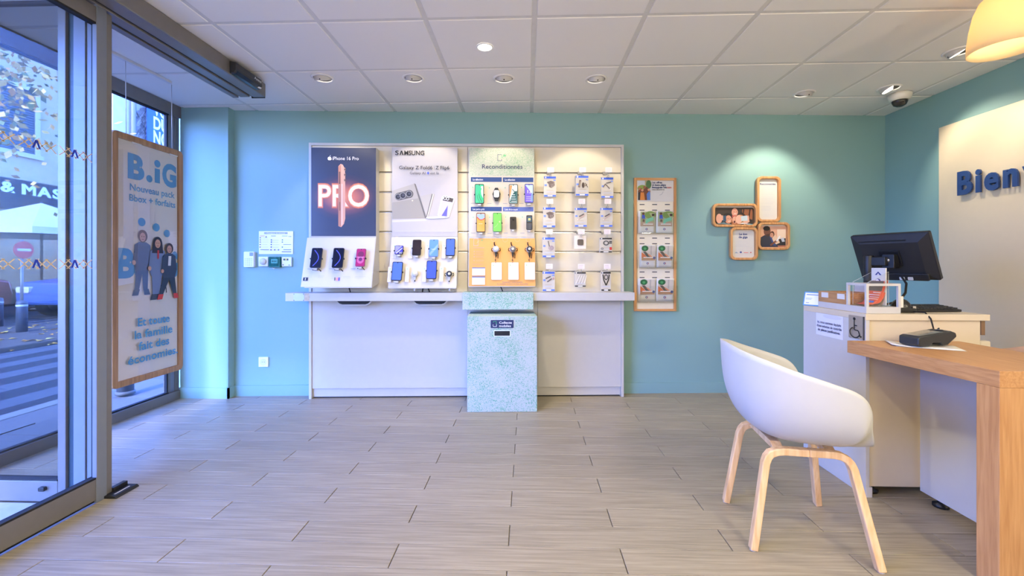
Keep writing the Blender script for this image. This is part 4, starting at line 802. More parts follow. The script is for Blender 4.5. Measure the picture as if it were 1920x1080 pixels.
    art('print', t, (-10, -15, 10, 15), wd, hg-.006, sh, org=(-W2, yb_, -H2))
cols_px = (1031, 1090, 1138)
rows = [('top', 318.5, [(329, 370, 23, 'plug'), (329, 369, 24, 'box'), (331, 372, 23, 'cable')]), ('second', 377.5, [(387, 427, 23, 'plug'), (388, 426, 23, 'stylus'), (388, 426, 23, 'stylus')]),
        ('third', 434.5, [(443, 483, 23, 'charger'), (442, 467, 22, 'tracker'), (444, 474, 23, 'kloop')]), ('bottom', 499.5, [(507, 546, 23, 'bits'), (508, 538, 21, 'kcables'), (507, 546, 18, 'ktorc')])]
desc = {'plug': 'blue banded pack showing a plug', 'box': 'thick blue banded box of small tools', 'cable': 'blue banded pack showing a cable end', 'stylus': 'blue banded pack showing a thin stylus', 'charger': 'blue banded pack with a round charger', 'tracker': 'white card with a square brown tracker', 'kloop': 'black banded pack with a red corner label', 'bits': 'blue banded pack of small metal bits', 'kcables': 'black banded pack of white cables', 'ktorc': 'black banded pack with a dark collar cable'}
side = ('left column', 'middle column', 'column by the edge')
for rn, ty, ps_ in rows:
    for c, (y0_, y1_, wp, kind) in zip(range(3), ps_):
        pack('%s, %s row, %s of hooks' % (desc[kind], rn, side[c]), 'chrome hook with a price card, %s row, %s of the slatted board' % (rn, side[c]), cols_px[c]+(0 if rn in ('top',) else (-1.5 if rn == 'second' else -2.5)), ty, y0_, y1_, wp, kind, 1)

# ---- safety notice, keypad and small boxes on the blue lit wall
def wallbox(name, label, cat, rect, th, mat, rad=.004, plane=None, bev=.003, group=None):
    pl_ = plane or B0; a, b, wd, hg = pl_.rect(*rect); t = thing(name, label, cat, pl_.mx(a, b), group); MB().rbox(0, wd, -th, -.0005, 0, hg, rad).obj('body', mat, t, bevel=bev); return t, wd, hg
t, wd, hg = wallbox('safety_notice', 'white laminated safety notice with columns of small print left of the display', 'notice', (486, 433.5, 550, 476.5), .006, M((236, 236, 240), .3, 0, .01, name='laminated_sheet'), .002, bev=.001)
sn = [('r', (150, 158, 176), 496, 435.5, 540, 439), ('t', (226, 228, 234), 'Consignes de sécurité', 518, 438.4, 2, 34, 'c'), ('r', (210, 140, 150), 488, 442, 497, 443), ('r', (110, 130, 210), 509, 442, 518, 443), ('r', (120, 160, 170), 529.5, 442, 540, 443)]
for k, y in enumerate((446, 450, 454, 458.6, 463.4)): sn += [('c', (96, 76, 110), 489, y, 1.3, 1)]+lines((196, 196, 214), 493, 505, [y-.3], .5)
for y in (450, 454, 458.6, 463.4): sn += [('c', (44, 62, 150), 510, y, 1.2)]+lines((186, 190, 220), 513, 526, [y], .6)
for y in (450, 454, 463.4): sn += [('c', (60, 110, 120), 531, y, 1.4, 1)]+lines((190, 200, 210), 534, 547, [y], .4)
sn += [('r', (130, 136, 160), 490, 467.6, 506, 469), ('r', (120, 140, 160), 533, 458, 547.6, 459), ('r', (120, 140, 160), 533, 467.6, 547.6, 469), ('r', (120, 130, 150), 530, 471.4, 547.6, 473)]+[('c', (110, 108, 150), x, 468.6, 1.4) for x in (510, 517, 524)]+[('c', (60, 60, 76), x, 443.6, .8) for x in (501, 544, 547)]+[('c', (70, 60, 70), 501, 445, 1)]
art('print', t, (486, 433.5, 550, 476.5), wd, hg, sn, org=(0, -.0066, 0))
t, wd, hg = wallbox('alarm_keypad', 'white alarm keypad with a small display at the left of the wall boxes', 'keypad', (460.5, 472, 479.5, 501), .03, M((226, 228, 236), .4, 0, .01, name='white_plastic_box'), .008)
MB().rbox(wd*.58, wd*.93, -.0308, -.03, hg*.72, hg*.95, .003).obj('display', M((110, 130, 180), .2, name='keypad_display'), t)
for i in range(4):
    for j in range(4): MB().rbox(wd*(.1+.2*i), wd*(.24+.2*i), -.032, -.03, hg*(.1+.13*j), hg*(.19+.13*j), .002).obj('key', M((206, 212, 226), .4, name='key_plastic'), t)
t, wd, hg = wallbox('wall_thermostat', 'white square wall control with a round dial', 'thermostat', (487, 481.5, 505, 499.5), .022, M((226, 228, 236), .4, 0, .01, name='white_plastic_box'), .003)
MB().lathe([(.0, -.036), (wd*.3, -.036), (wd*.34, -.032), (wd*.34, -.022)], (wd*.5, 0, hg*.5), 28, 1).obj('dial', WHITE, t)
t, wd, hg = wallbox('break_glass_box', 'dark green emergency release box with a clear cover', 'alarm box', (508, 481.5, 528.5, 501.5), .035, M((20, 104, 100), .3, 0, .03, name='green_plastic'), .006)
MB().rbox(wd*.2, wd*.8, -.037, -.035, hg*.38, hg*.78, .003).obj('push_plate', M((214, 222, 226), .4, name='white_push_plate'), t); art('print', t, (0, 0, 20, 10), wd*.6, hg*.4, [('c', (24, 26, 30), 5, 5, 1.6), ('c', (24, 26, 30), 10, 5, 1.6), ('c', (24, 26, 30), 15, 5, 1.6)], org=(wd*.2, -.0374, hg*.38))
MB().rbox(wd*.06, wd*.94, -.047, -.042, hg*.1, hg*.96, .006).obj('cover', GLASS('green_tinted_cover', (.6, .86, .84), .06), t); MB().tube([(wd*.4, -.045, -.004), (wd*.5, -.046, -.012), (wd*.62, -.045, -.004)], .003, 6).obj('seal', WHITE, t)
t, wd, hg = wallbox('air_monitor', 'small white wall monitor with a coloured gauge', 'monitor', (530, 482, 548.5, 499.5), .02, M((226, 228, 236), .4, 0, .01, name='white_plastic_box'), .003)
art('print', t, (530, 482, 548.5, 499.5), wd, hg, [('r', (70, 78, 96), 533.5, 485, 543, 488.4), ('c', (226, 210, 90), 538.6, 486.6, 1.6), ('c', (110, 190, 110), 537, 487, .8), ('r', (40, 44, 60), 532, 495.6, 534, 497.6), ('r', (110, 130, 190), 543, 496.4, 546, 497.6)], org=(0, -.0206, 0))
t, wd, hg = wallbox('power_outlet', 'white square power outlet low on the blue lit wall', 'outlet', (486, 669, 504, 687.5), .012, M((236, 236, 240), .35, 0, .01, name='outlet_plastic'), .003)
MB().lathe([(wd*.30, -.0125), (wd*.34, -.014), (wd*.34, -.012)], (wd*.5, 0, hg*.5), 24, 1, False).lathe([(0, -.0122), (wd*.3, -.0122)], (wd*.5, 0, hg*.5), 24, 1, False).obj('socket_ring', M((214, 216, 222), .4, name='socket_grey'), t)
for dx in (-.009, .009): MB().lathe([(0, -.0126), (.003, -.0126)], (wd*.5+dx, 0, hg*.5), 8, 1, False).obj('pin_hole', BLACK, t)

# ---- leaflet rack
RP = BACK(.022); a, b, rw, rh = RP.rect(1189, 333.5, 1268, 583.5)
rk = thing('leaflet_rack', 'oak framed leaflet rack with three clear pockets on the teal wall', 'leaflet rack', B0.mx(a, b))
fw_ = .022
for x0, x1, z0, z1, m in ((0, fw_, 0, rh, OAKF), (rw-fw_, rw, 0, rh, OAKF), (fw_, rw-fw_, 0, fw_*.9, OAKX), (fw_, rw-fw_, rh-fw_*1.0, rh, OAKX)): MB().box(x0, x1, -.026, -.0005, z0, z1).obj('frame_bar', m, rk, bevel=.001)
MB().box(fw_, rw-fw_, -.012, -.001, fw_*.9, rh-fw_).obj('back_panel', M((232, 224, 206), .45, 0, .01, name='cream_panel'), rk)
r0 = BACK(.014)
def on(r_): q = r0.rect(*r_); return q[0]-a, q[1]-b, q[2], q[3]
x, z, wd, hg = on((1194, 337, 1263, 378)); hd = MB().box(x, x+wd, -.016, -.012, z, z+hg).obj('header_card', PAPER, rk)
fol = [('r', (196, 204, 214), 1196, 339, 1219, 375.5), ('r', (170, 160, 120), 1209, 339, 1219, 352), ('c', (136, 160, 72), 1204, 353, 9, 6), ('c', (70, 110, 66), 1216, 346, 5, 8), ('p', (110, 60, 40), [(1196, 358), (1200, 352), (1206, 356), (1212, 350), (1219, 358), (1219, 375.5), (1196, 375.5)]),
       ('c', (178, 112, 88), 1199, 354, 2.4), ('c', (206, 146, 116), 1204, 357, 2.4), ('c', (150, 92, 72), 1208, 351.5, 2.4), ('p', (206, 128, 60), [(1201, 361), (1207, 361), (1209, 375.5), (1200, 375.5)]), ('p', (84, 124, 196), [(1212, 364), (1217, 358), (1219, 362), (1219, 375.5), (1213, 375.5)]), ('c', (214, 160, 130), 1216, 356, 2.2), ('p', (30, 34, 44), [(1196, 362), (1200, 360), (1199, 375.5), (1196, 375.5)])]
art('print', hd, (1194, 337, 1263, 378), wd, hg, fol+[('t', (34, 52, 104), 'Les offres', 1222, 344, 3.2, 19, 'l', .03), ('t', (34, 52, 104), 'et bons plans', 1222, 348.6, 3.2, 26, 'l', .03), ('t', (34, 52, 104), 'Bouygues', 1222, 353, 3.2, 19.5, 'l', .03), ('t', (34, 52, 104), 'Tele', 1242.3, 353, 3.2, 7.4, 'l', .03), ('t', (190, 70, 70), 'com', 1250.2, 353, 3.2, 8, 'l', .03), ('t', (60, 60, 70), 'sont à découvrir ici', 1222, 356.8, 2.2, 23, 'l', .02), ('l', (130, 140, 160), .5, [(1236, 366), (1240, 364.6), (1243, 359.6)])], org=(x, -.0164, z))
for y in (383.5, 394, 446.5, 457, 510, 520.5):
    for px_ in (1204, 1227.5, 1251.5):
        x, z, wd, hg = on((px_-4.6, y-.8, px_+4.6, y+.8)); MB().box(x, x+wd, -.0125, -.012, z, z+hg).obj('slot', M((38, 46, 62), .6, 0, 0, name='dark_slot'), rk)
pk = BACK(.05); gL = 'leaflets in the oak rack'
PIC = {'garden': [('r', (150, 160, 120), 0, 0, 20, 23), ('c', (110, 140, 70), 14, 5, 8, 6), ('r', (176, 150, 132), 0, 16, 20, 23), ('p', (40, 66, 180), [(2, 5), (6, 5), (7, 11), (2, 11)]), ('c', (90, 56, 44), 4, 3, 2), ('p', (110, 190, 160), [(8, 12), (13, 10), (18, 8), (19, 13), (12, 16), (9, 19), (7, 18)]), ('c', (50, 36, 34), 18, 5, 2), ('r', (96, 66, 56), 3, 12, 6, 16), ('r', (240, 240, 240), 4, 19, 18, 20)],
       'sofa': [('r', (200, 192, 182), 0, 0, 20, 23), ('r', (176, 170, 164), 13, 0, 15, 14), ('c', (30, 96, 58), 5, 4, 5, 4.5), ('c', (70, 150, 90), 5, 4.4, 2), ('p', (206, 110, 62), [(0, 10), (4, 13), (8, 18), (0, 18)]), ('p', (96, 84, 74), [(2, 9), (6, 9), (14, 18), (9, 19)]), ('p', (214, 140, 104), [(10, 12), (16, 17), (14, 18), (9, 14)]), ('r', (176, 136, 104), 0, 18, 20, 23), ('c', (70, 86, 130), 18.6, 19, 2), ('r', (240, 238, 236), 3, 17.6, 17, 18.8)]}
def leaflet(label, rect, pic, k):
    q = pk.rect(*rect); t = thing('leaflet', label, 'leaflet', B0.mx(q[0], q[1]), gL); wd, hg = q[2], q[3]
    cv = lambda x, z: -.028-.012*(z/hg)**2-.01*((x/wd)-.1)**2*0+.016*max(0, z/hg-.6)*(1-x/wd)
    for n_, (dx, dy) in enumerate(((0, 0), (-.006, .004), (-.010, .008))[:2 if k % 2 else 3]):
        MB().grid(lambda u, v: (wd*u+dx, cv(wd*u, hg*v)+dy, hg*v), 6, 8).obj('cover' if n_ == 0 else 'sheet', PAPER, t, solid=.0012)
    sh = [s for s in PIC[pic]]
    m = art('print', t, (-1.5, -1.5, 21.5, 34), wd, hg, sh+[('o', (60, 90, 160), 9, 27.5, 1.3, .9), ('p', (214, 70, 60), [(9.4, 27), (10.8, 27.6), (9.6, 29)])]+lines((180, 176, 180), 6, 14, [30.6], .1), org=(0, -.0016, 0), yfn=cv)
    return t
NM = ('top', 'middle', 'bottom')
for rI, (ya, yb2, pc, xs2) in enumerate(((395, 437, 'garden', ((1200, 1230), (1233, 1264))), (459, 501.5, 'sofa', ((1202, 1231.5), (1233.5, 1264))), (522.5, 565.5, 'sofa', ((1199.5, 1230.5), (1233, 1265))))):
    for c, (xa, xb) in enumerate(xs2):
        leaflet('%s picture leaflet in the %s pocket, %s' % ({'garden': 'garden bench', 'sofa': 'orange sofa'}[pc], NM[rI], ('next to the display unit' if c == 0 else 'on the side away from the display unit')), (xa, ya, xb, yb2), pc, c+rI)
    x, z, wd, hg = on((1194, ya+10, 1266, yb2+.8)); h_ = MB().prism([(-.060, z), (-.057, z), (-.069, z+hg*.92), (-.072, z+hg*.92)], 0, x, x+wd).obj('pocket', ACRYLIC, rk); MB().box(x, x+wd, -.060, -.012, z-.003, z).obj('pocket_floor', ACRYLIC, h_)
    for xx in (x, x+wd-.003): MB().prism([(-.012, z), (-.057, z), (-.069, z+hg*.92), (-.012, z+hg*1.0)], 0, xx, xx+.003).obj('pocket_side', ACRYLIC, h_)

# ---- four rounded oak picture frames
def rframe(label, rect, base, shapes, group='oak picture frames'):
    FP = BACK(.035); a, b, wd, hg = FP.rect(*rect); t = thing('picture_frame', label, 'picture frame', B0.mx(a, b), group); fwd = .021; r = .045
    o, i = rrect(0, 0, wd, hg, r, 8), rrect(fwd, fwd, wd-fwd, hg-fwd, r-fwd*.7, 8); n = len(o); m = MB(); y0_, y1_ = -.038, -.004
    m.add([(p[0], y, p[1]) for y in (y0_, y1_) for q in (o, i) for p in q], [(k, (k+1) % n, n+(k+1) % n, n+k) for k in range(n)]+[(2*n+k, 2*n+(k+1) % n, 3*n+(k+1) % n, 3*n+k) for k in range(n)]+[(k, (k+1) % n, 2*n+(k+1) % n, 2*n+k) for k in range(n)]+[(n+k, n+(k+1) % n, 3*n+(k+1) % n, 3*n+k) for k in range(n)])
    m.obj('frame', OAKF, t, bevel=.004)
    e = .018; MB().rbox(fwd*.6, wd-fwd*.6, -.012, -.003, fwd*.6, hg-fwd*.6, r-fwd*.6, 1, 8).obj('backing', M((214, 206, 190), .5, name='backing_card'), t)
    pw, ph = wd-2*fwd-.006, hg-2*fwd-.012; p = MB().rbox(fwd+.003, fwd+.003+pw, -.016, -.0122, fwd, fwd+ph, .02, 1, 6).obj('print_card', base, t)
    k = 1.0; art('print', p, (0, 0, 100, 100*ph/pw), pw, ph, shapes(100*ph/pw), org=(fwd+.003, -.0164, fwd)); return t
def selfie(h):
    s = [('r', (62, 50, 44), 4, 1, 96, h-2), ('r', (150, 92, 60), 70, 4, 96, 30), ('l', (50, 40, 36), 4, [(66, 12), (94, 34)]), ('l', (50, 40, 36), 3, [(74, 4), (70, 40)]), ('l', (50, 40, 36), 3, [(90, 4), (84, 44)]), ('c', (222, 158, 132), 51, 12, 8, 10), ('p', (196, 90, 80), [(42, 20), (60, 20), (58, 30), (44, 30)]),
         ('c', (38, 30, 30), 32, 26, 13, 12), ('c', (214, 156, 128), 35, 30, 8.6, 10.4), ('p', (112, 146, 158), [(4, h-2), (10, 40), (24, 37), (40, 44), (42, h-2)]), ('c', (160, 96, 60), 52, 36, 10, 13), ('c', (226, 170, 142), 51, 31, 6.6, 9), ('c', (196, 140, 96), 64, 30, 12, 12), ('c', (232, 182, 158), 61, 30, 8, 11), ('c', (90, 40, 40), 50, 36, 2.2, 3), ('p', (214, 150, 110), [(42, h-2), (48, 40), (62, 42), (66, h-2)]),
         ('p', (226, 176, 152), [(70, 24), (86, 20), (88, 36), (74, 44)]), ('p', (198, 216, 220), [(66, 22), (82, 20), (83, 33), (67, 34)]), ('p', (240, 238, 236), [(62, h-2), (70, 38), (80, 42), (92, h-2)]), ('p', (80, 160, 190), [(80, 42), (92, 46), (96, h-2), (86, h-2)]), ('c', (226, 172, 148), 11, 28, 8, 12), ('p', (54, 84, 108), [(18, 22), (28, 20), (29, 34), (20, 36)])]+[('l', (226, 172, 148), 3.4, [(8, 22+4*k), (21, 22+4*k)]) for k in range(3)]+[('c', (70, 44, 40), 33, 28, .9), ('c', (70, 44, 40), 39, 28, .9), ('l', (240, 232, 226), 1.4, [(33, 35), (39, 34)]), ('c', (70, 44, 40), 48, 11, .8), ('c', (70, 44, 40), 54, 11, .8), ('l', (240, 230, 224), 1.2, [(48, 16), (54, 16)])]
    return s
def couple(h):
    return [('r', (222, 170, 140), 2, 1, 98, h-2), ('r', (176, 116, 92), 2, h*.7, 98, h-2), ('r', (238, 214, 190), 66, 12, 98, h*.62), ('p', (40, 40, 46), [(64, h*.62), (98, h*.56), (98, h*.9), (60, h*.9)]), ('p', (46, 50, 66), [(2, h-2), (4, 42), (18, 34), (36, 34), (58, 52), (70, h-2)]), ('p', (50, 76, 130), [(36, 36), (50, 44), (62, h-6), (50, h-8)]), ('c', (112, 72, 56), 28, 20, 13, 17), ('c', (30, 24, 24), 26, 9, 13, 9), ('p', (70, 46, 40), [(22, 32), (40, 28), (38, 38), (26, 38)]),
            ('c', (84, 54, 40), 47, 30, 8, 11), ('c', (206, 150, 122), 45, 34, 6.6, 9), ('p', (226, 196, 168), [(46, 46), (58, 32), (70, 50), (76, 62), (62, 68), (52, 60)]), ('l', (118, 72, 54), 7, [(40, h-8), (58, h-22), (66, h-26)]), ('p', (238, 238, 240), [(60, h-24), (74, h-44), (78, h-42), (66, h-22)]), ('p', (190, 196, 210), [(78, h*.56), (90, h*.54), (94, h*.72), (84, h*.74)]), ('c', (60, 36, 34), 43, 32, .9), ('c', (60, 36, 34), 48, 33, .9)]
rframe('level oak frame holding a photo of friends taking a selfie', (1336.5, 381.5, 1421, 425.5), M((70, 56, 48), .4, 0, .02, name='dark_photo'), selfie)
rframe('level oak frame holding a photo of a couple reading together', (1421.5, 416.5, 1481.5, 468.5), M((226, 190, 164), .4, 0, .02, name='warm_photo'), couple)
rframe('tall oak frame with a blue headed text sheet, topmost of the cluster', (1419.5, 330.5, 1464.5, 416), PAPER, lambda h: [('t', (44, 60, 120), 'Reconnectés', 50, 24, 10, 84, 'c', .02)]+lines((138, 154, 186), 12, 88, [40, 49, 58, 67, 76], .4)+lines((138, 154, 186), 12, 86, [88, 97, 106, 115, 124], .4)+lines((110, 134, 190), 12, 80, [138, 147, 156], .5)+lines((180, 190, 214), 22, 78, [h-26, h-18], .2))
rframe('smaller oak text frame at the bottom of the cluster', (1369.5, 426, 1421.5, 487.5), PAPER, lambda h: [('t', (50, 70, 130), 'Le don', 50, 18, 9.5, 36, 'c', .03), ('t', (50, 70, 130), 'de giga', 50, 31, 9.5, 40, 'c', .03)]+lines((160, 176, 206), 10, 86, [46, 53], .2)+lines((126, 146, 196), 10, 80, [61, 68], .3)+lines((206, 214, 226), 10, 86, [79], .2)+[('c', (60, 80, 150), 39, h-24, 5, 4), ('r', (226, 140, 140), 52, h-24, 72, h-21), ('c', (200, 50, 50), 84, h-23, 2.6), ('p', (150, 170, 190), [(10, h-20), (18, h-26), (28, h-20)])])
# ================================================================ COUNTER, DESK AND CHAIRS
ZC = .893; XL, XE, YN, YFAR = 1.65, 2.20, 2.185, 2.65
ct = thing('reception_counter', 'tall white and cream reception counter standing by the right wall', 'counter', (XL, YN, 0))
MB().box(0, .018, -.012, YFAR-YN, .012, ZC-.03).obj('front_panel', WHITE, ct, bevel=.001)
MB().box(.002, .03, -.014, YFAR-YN, .0, .05).obj('plinth', WHITE, ct, bevel=.001)
MB().box(.02, XE-XL, 0, .018, .048, ZC-.03).obj('side_panel', CREAM, ct, bevel=.001); MB().box(.02, XE-XL, YFAR-YN-.018, YFAR-YN, .048, ZC-.03).obj('side_panel', CREAM, ct)
MB().box(XE-XL-.018, XE-XL, .018, YFAR-YN-.018, .048, ZC-.03).obj('back_panel', CREAM, ct); MB().box(.02, XE-XL, .018, YFAR-YN-.018, .048, .066).obj('bottom_panel', CREAM, ct)
MB().box(0, XE-XL+.035, -.012, YFAR-YN, ZC-.03, ZC).obj('countertop', CREAM, ct, bevel=.0015)
for x, y in ((.07, .05), (.07, .4), (.5, .05), (.5, .4)): MB().lathe([(.03, 0), (.032, .012), (.015, .02), (.015, .05)], (x, y, 0), 14).obj('foot', BLACK, ct)
MB().box(XE-XL+.001, XE-XL+.018, -.005, .09, ZC-.1, ZC-.031).obj('edge_strip', M((120, 92, 66), .6, name='brown_edge'), ct); hp_ = MB().rbox(XE-XL+.001, XE-XL+.05, .0, .10, ZC-.17, ZC-.13, .006).obj('drawer_handle', M((206, 196, 176), .4, 0, .02, name='beige_handle'), ct, bevel=.004)
LPn = SIDE_R(XL-.0005)
q = LPn.rect(1530.5, 590, 1581, 632); nt_ = thing('paper_notice', 'lilac tinted paper notice taped on the white counter front', 'notice', LPn.mx(q[0], q[1], .0002)); MB().box(0, q[2], -.001, 0, 0, q[3]).obj('sheet', M((218, 218, 232), .55, 0, .01, name='lilac_paper'), nt_)
art('print', nt_, (0, 0, 100, 80), q[2], q[3], [('c', (206, 206, 226), 62, 8, 34, 7), ('t', (52, 58, 92), 'Ici, nous sommes équipés', 50, 36, 9, 88, 'c', .02), ('t', (52, 58, 92), "d'une solution de contrôle", 50, 50, 9, 92, 'c', .02), ('t', (52, 58, 92), 'de pièces justificatives.', 50, 64, 9, 84, 'c', .02)], org=(0, -.0013, 0))
q = LPn.rect(1592.5, 592, 1621, 635); ws = thing('wheelchair_sign', 'grey brushed plate with a black wheelchair symbol on the counter front', 'sign', LPn.mx(q[0], q[1], .0002)); MB().rbox(0, q[2], -.004, 0, 0, q[3], .003).obj('plate', M((170, 160, 146), .35, .4, .04, name='brushed_plate'), ws, bevel=.001); MB().box(q[2]-.004, q[2]+.001, -.005, 0, 0, q[3]).obj('dark_edge', M((60, 60, 66), .4, name='dark_edge'), ws)
art('symbol', ws, (0, 0, 60, 84), q[2], q[3], [('c', (20, 20, 22), 24, 12, 5.4), ('l', (20, 20, 22), 4, [(24, 16), (24, 52), (40, 54), (48, 76), (53, 72)]), ('l', (20, 20, 22), 3.4, [(24, 36), (36, 36)])]+[('l', (20, 20, 22), 3.6, [(28+18*math.cos(R(a)), 62+18*math.sin(R(a))), (28+18*math.cos(R(a+13)), 62+18*math.sin(R(a+13)))]) for a in range(20, 255, 12)], org=(0, -.0044, 0))
# organiser on the counter: white plinth, beech box, open cube
og = thing('counter_organizer', 'white and beech organizer with an open cube end standing on the counter edge', 'organizer', (1.672, 2.198, ZC+.0005))
ogw, ogl, cl = .165, .355, .135
MB().box(0, ogw, 0, ogl, 0, .032).obj('base', WHITE, og, bevel=.001)
t_ = .012; cz = .148; cube = MB()
for x in (0, ogw-t_):
    for y in (0, cl-t_): cube.box(x, x+t_, y, y+t_, .032, cz)
for y in (0, cl-t_): cube.box(t_, ogw-t_, y, y+t_, cz-t_, cz)
for x in (0, ogw-t_): cube.box(x, x+t_, t_, cl-t_, cz-t_, cz)
cube.obj('cube_frame', WHITE, og)
bx = MB().box(.001, .013, cl+.002, ogl, .032, .092).obj('beech_front', BEECH, og, bevel=.001); MB().box(.013, ogw, ogl-.012, ogl, .032, .092).obj('beech_end', BEECH, og); MB().box(ogw-.012, ogw, .13, ogl-.012, .032, .092).obj('beech_back', BEECH, og); MB().box(.013, ogw-.012, cl+.002, cl+.012, .032, .092).obj('beech_divider', BEECH, og)
for y in (.175, .30): MB().box(-.0008, .001, y-.028, y+.026, .058, .086).obj('paper_label', PAPER, bx)
MB().rbox(ogw+.001, ogw+.010, .12, ogl-.05, .03, .135, .02, 0).obj('back_plate', WHITE, og); MB().box(ogw+.0005, ogw+.012, .0, .008, .03, .085).obj('hinge_plate', M((226, 218, 200), .4, name='ivory_plate'), og)
ah = thing('leaflet_holder', 'clear acrylic leaflet holder with a sloping top inside the white cube', 'holder', (1.697, 2.221, ZC+.0345))
X1, Y1 = .10, .098
for y in (0, Y1): MB().prism([(0, 0), (X1, 0), (X1, .172), (0, .118)], 1, y, y+.003).obj('side', ACRYLIC, ah)
EDG = M((206, 214, 212), .25, 0, 0, name='acrylic_edge_glint')
for y in (.0015, Y1+.0015): MB().tube([(0, y, .002), (0, y, .118), (X1, y, .172), (X1+.0015, y, .002)], .0013, 5).obj('edge_glint', EDG, ah)  # pale tubes stand in for the glint along the acrylic edges
MB().box(X1, X1+.003, 0, Y1+.003, 0, .172).obj('back', ACRYLIC, ah); MB().box(0, X1, .003, Y1, 0, .003).obj('floor_plate', ACRYLIC, ah); MB().box(0, .003, .003, Y1, .003, .03).obj('lip', ACRYLIC, ah)
bk = thing('white_booklet', 'white booklet with a blue drop logo standing behind the orange leaflets', 'booklet', (1.786, 2.2255, ZC+.038))
MB().box(0, .006, 0, .09, 0, .187).obj('booklet_pages', PAPER, bk, bevel=.001)
m_ = art('print', bk, (0, 0, 60, 125), .09, .187, [('p', (44, 58, 130), [(16, 24), (30, 12), (44, 24), (36, 24), (30, 17), (24, 24)]), ('c', (44, 58, 130), 30, 50, 13, 14), ('c', (236, 236, 240), 27, 47, 8, 9), ('c', (60, 80, 160), 31, 52, 8, 8), ('c', (214, 90, 90), 41, 58, 2), ('t', (50, 70, 150), 'Homeris', 30, 78, 9, 36, 'c', 0)]); m_.rotation_euler = (0, 0, R(-90)); m_.location = (-.0005, .09, 0)
ORG = M((226, 98, 66), .5, 0, .01, name='orange_leaflet_paper')
for k in range(3):
    ol = thing('orange_leaflet', ['curled orange leaflet lying foremost in the acrylic holder', 'curled orange leaflet just behind the foremost one', 'curled orange leaflet at the back of the orange ones'][k], 'leaflet', (1.703+k*.010, 2.2265, ZC+.0395+k*.002), 'orange leaflets in the acrylic holder')
    cf = lambda v: (.080*(v**.55)*(1 if v < 1 else 1), .002+.118*v**1.9)
    m = MB(); nV = 10
    fn = lambda u, v, cf=cf: (cf(v)[0]*.98, .088*u, cf(v)[1])
    m.mat(ORG).grid(fn, 4, nV); m.obj('sheet', None, ol, solid=.0008)
    if k == 0:
        m = MB(); P = lambda u, v, e=.0008: (cf(v)[0]*.98-e, .088*u, cf(v)[1]+e)
        def patch(col, u0, u1, v0, v1): m.mat(INK(col)).grid(lambda a_, b_: P(u0+(u1-u0)*a_, v0+(v1-v0)*b_), 2, 4)
        patch((92, 84, 80), .02, .98, .74, .995); patch((70, 110, 190), .2, .66, .24, .36)
        for v, u0 in ((.68, .42), (.60, .1), (.52, .3), (.44, .2)): patch((250, 226, 216), .06, 1-u0, v, v+.025)
        for i in range(26): u, v = random.uniform(.05, .9), random.uniform(.76, .97); patch(random.choice([(190, 180, 170), (150, 140, 130), (60, 56, 54), (216, 206, 196)]), u, u+.06, v, v+.02)
        m.obj('print', None, ol)
qc = thing('counter_card', 'small blue bordered card leaning at the far end of the counter', 'card', Matrix.Translation((1.668, 2.60, ZC+.001)) @ Matrix.Rotation(R(-62), 4, 'Z') @ Matrix.Rotation(R(-14), 4, 'X'))
MB().rbox(-.05, .05, -.004, 0, 0, .082, .003).obj('blue_border', M((86, 150, 214), .4, 0, .01, name='blue_border'), qc); art('print', qc, (0, 0, 100, 82), .10, .082, [('r', (240, 240, 242), 6, 6, 94, 76, 2), ('r', (130, 150, 190), 14, 14, 84, 20), ('r', (170, 190, 216), 12, 36, 48, 39), ('r', (170, 190, 216), 12, 43, 44, 46), ('r', (120, 140, 180), 16, 64, 34, 67)], org=(-.05, -.0044, 0)); MB().prism([(0, 0), (.04, .012), (0, .05)], 0, -.004, .004).obj('prop', ACRYLIC, qc)
# monitor on its pole
mn = thing('computer_monitor', 'black computer monitor seen from behind on the counter', 'monitor', Matrix.Translation((2.083, 2.565, ZC+.002)) @ Matrix.Rotation(R(-67.5), 4, 'Z'))
# local: x along the screen, -y towards the viewer's side (the back), z up
TM = Matrix.Translation((-.01, .055, .29)) @ Matrix.Rotation(R(24), 4, 'X')
MW, MH = .388, .285
def tz(o): o.matrix_local = TM; return o
tz(MB().rbox(-MW/2, MW/2, -.012, .012, -MH/2, MH/2, .008).obj('bezel', M((24, 25, 28), .4, 0, .05, name='monitor_black'), mn, bevel=.003))
sh = MB(); a_, b_ = .004, .05
sh.add([(-MW/2+a_, -.012, -MH/2+a_), (MW/2-a_, -.012, -MH/2+a_), (MW/2-a_, -.012, MH/2-a_), (-MW/2+a_, -.012, MH/2-a_), (-MW/2+b_, -.030, -MH/2+.04), (MW/2-b_, -.030, -MH/2+.04), (MW/2-b_, -.030, MH/2-b_), (-MW/2+b_, -.030, MH/2-b_)], [(0, 1, 5, 4), (1, 2, 6, 5), (2, 3, 7, 6), (3, 0, 4, 7), (4, 5, 6, 7)])
back_ = tz(sh.obj('back_shell', M((34, 35, 38), .5, 0, .06, name='monitor_back'), mn)); 
tz(MB().box(-.15, .09, -.0275, -.024, MH/2-.040, MH/2-.034).obj('vent_slot', RUBBER, mn)); tz(MB().rbox(-.06, .16, -.042, -.028, -MH/2+.006, -MH/2+.05, .01).obj('port_hump', M((30, 31, 34), .5, 0, .06, name='monitor_hump'), mn, bevel=.004)); tz(MB().box(-MW/2+.008, MW/2-.008, .0121, .0128, -MH/2+.01, MH/2-.008).obj('screen', M((40, 46, 58), .1, 0, .02, name='dark_screen'), mn))
tz(MB().rbox(-.05, .05, -.038, -.03, -.05, .05, .006).obj('mount_plate', BLACK, mn, bevel=.002))
for x in (.035, .075): tz(MB().rbox(x-.012, x+.012, -.046, -.04, -MH/2+.012, -MH/2+.03, .003).obj('plug', M((206, 210, 218), .4, name='pale_plug'), mn))
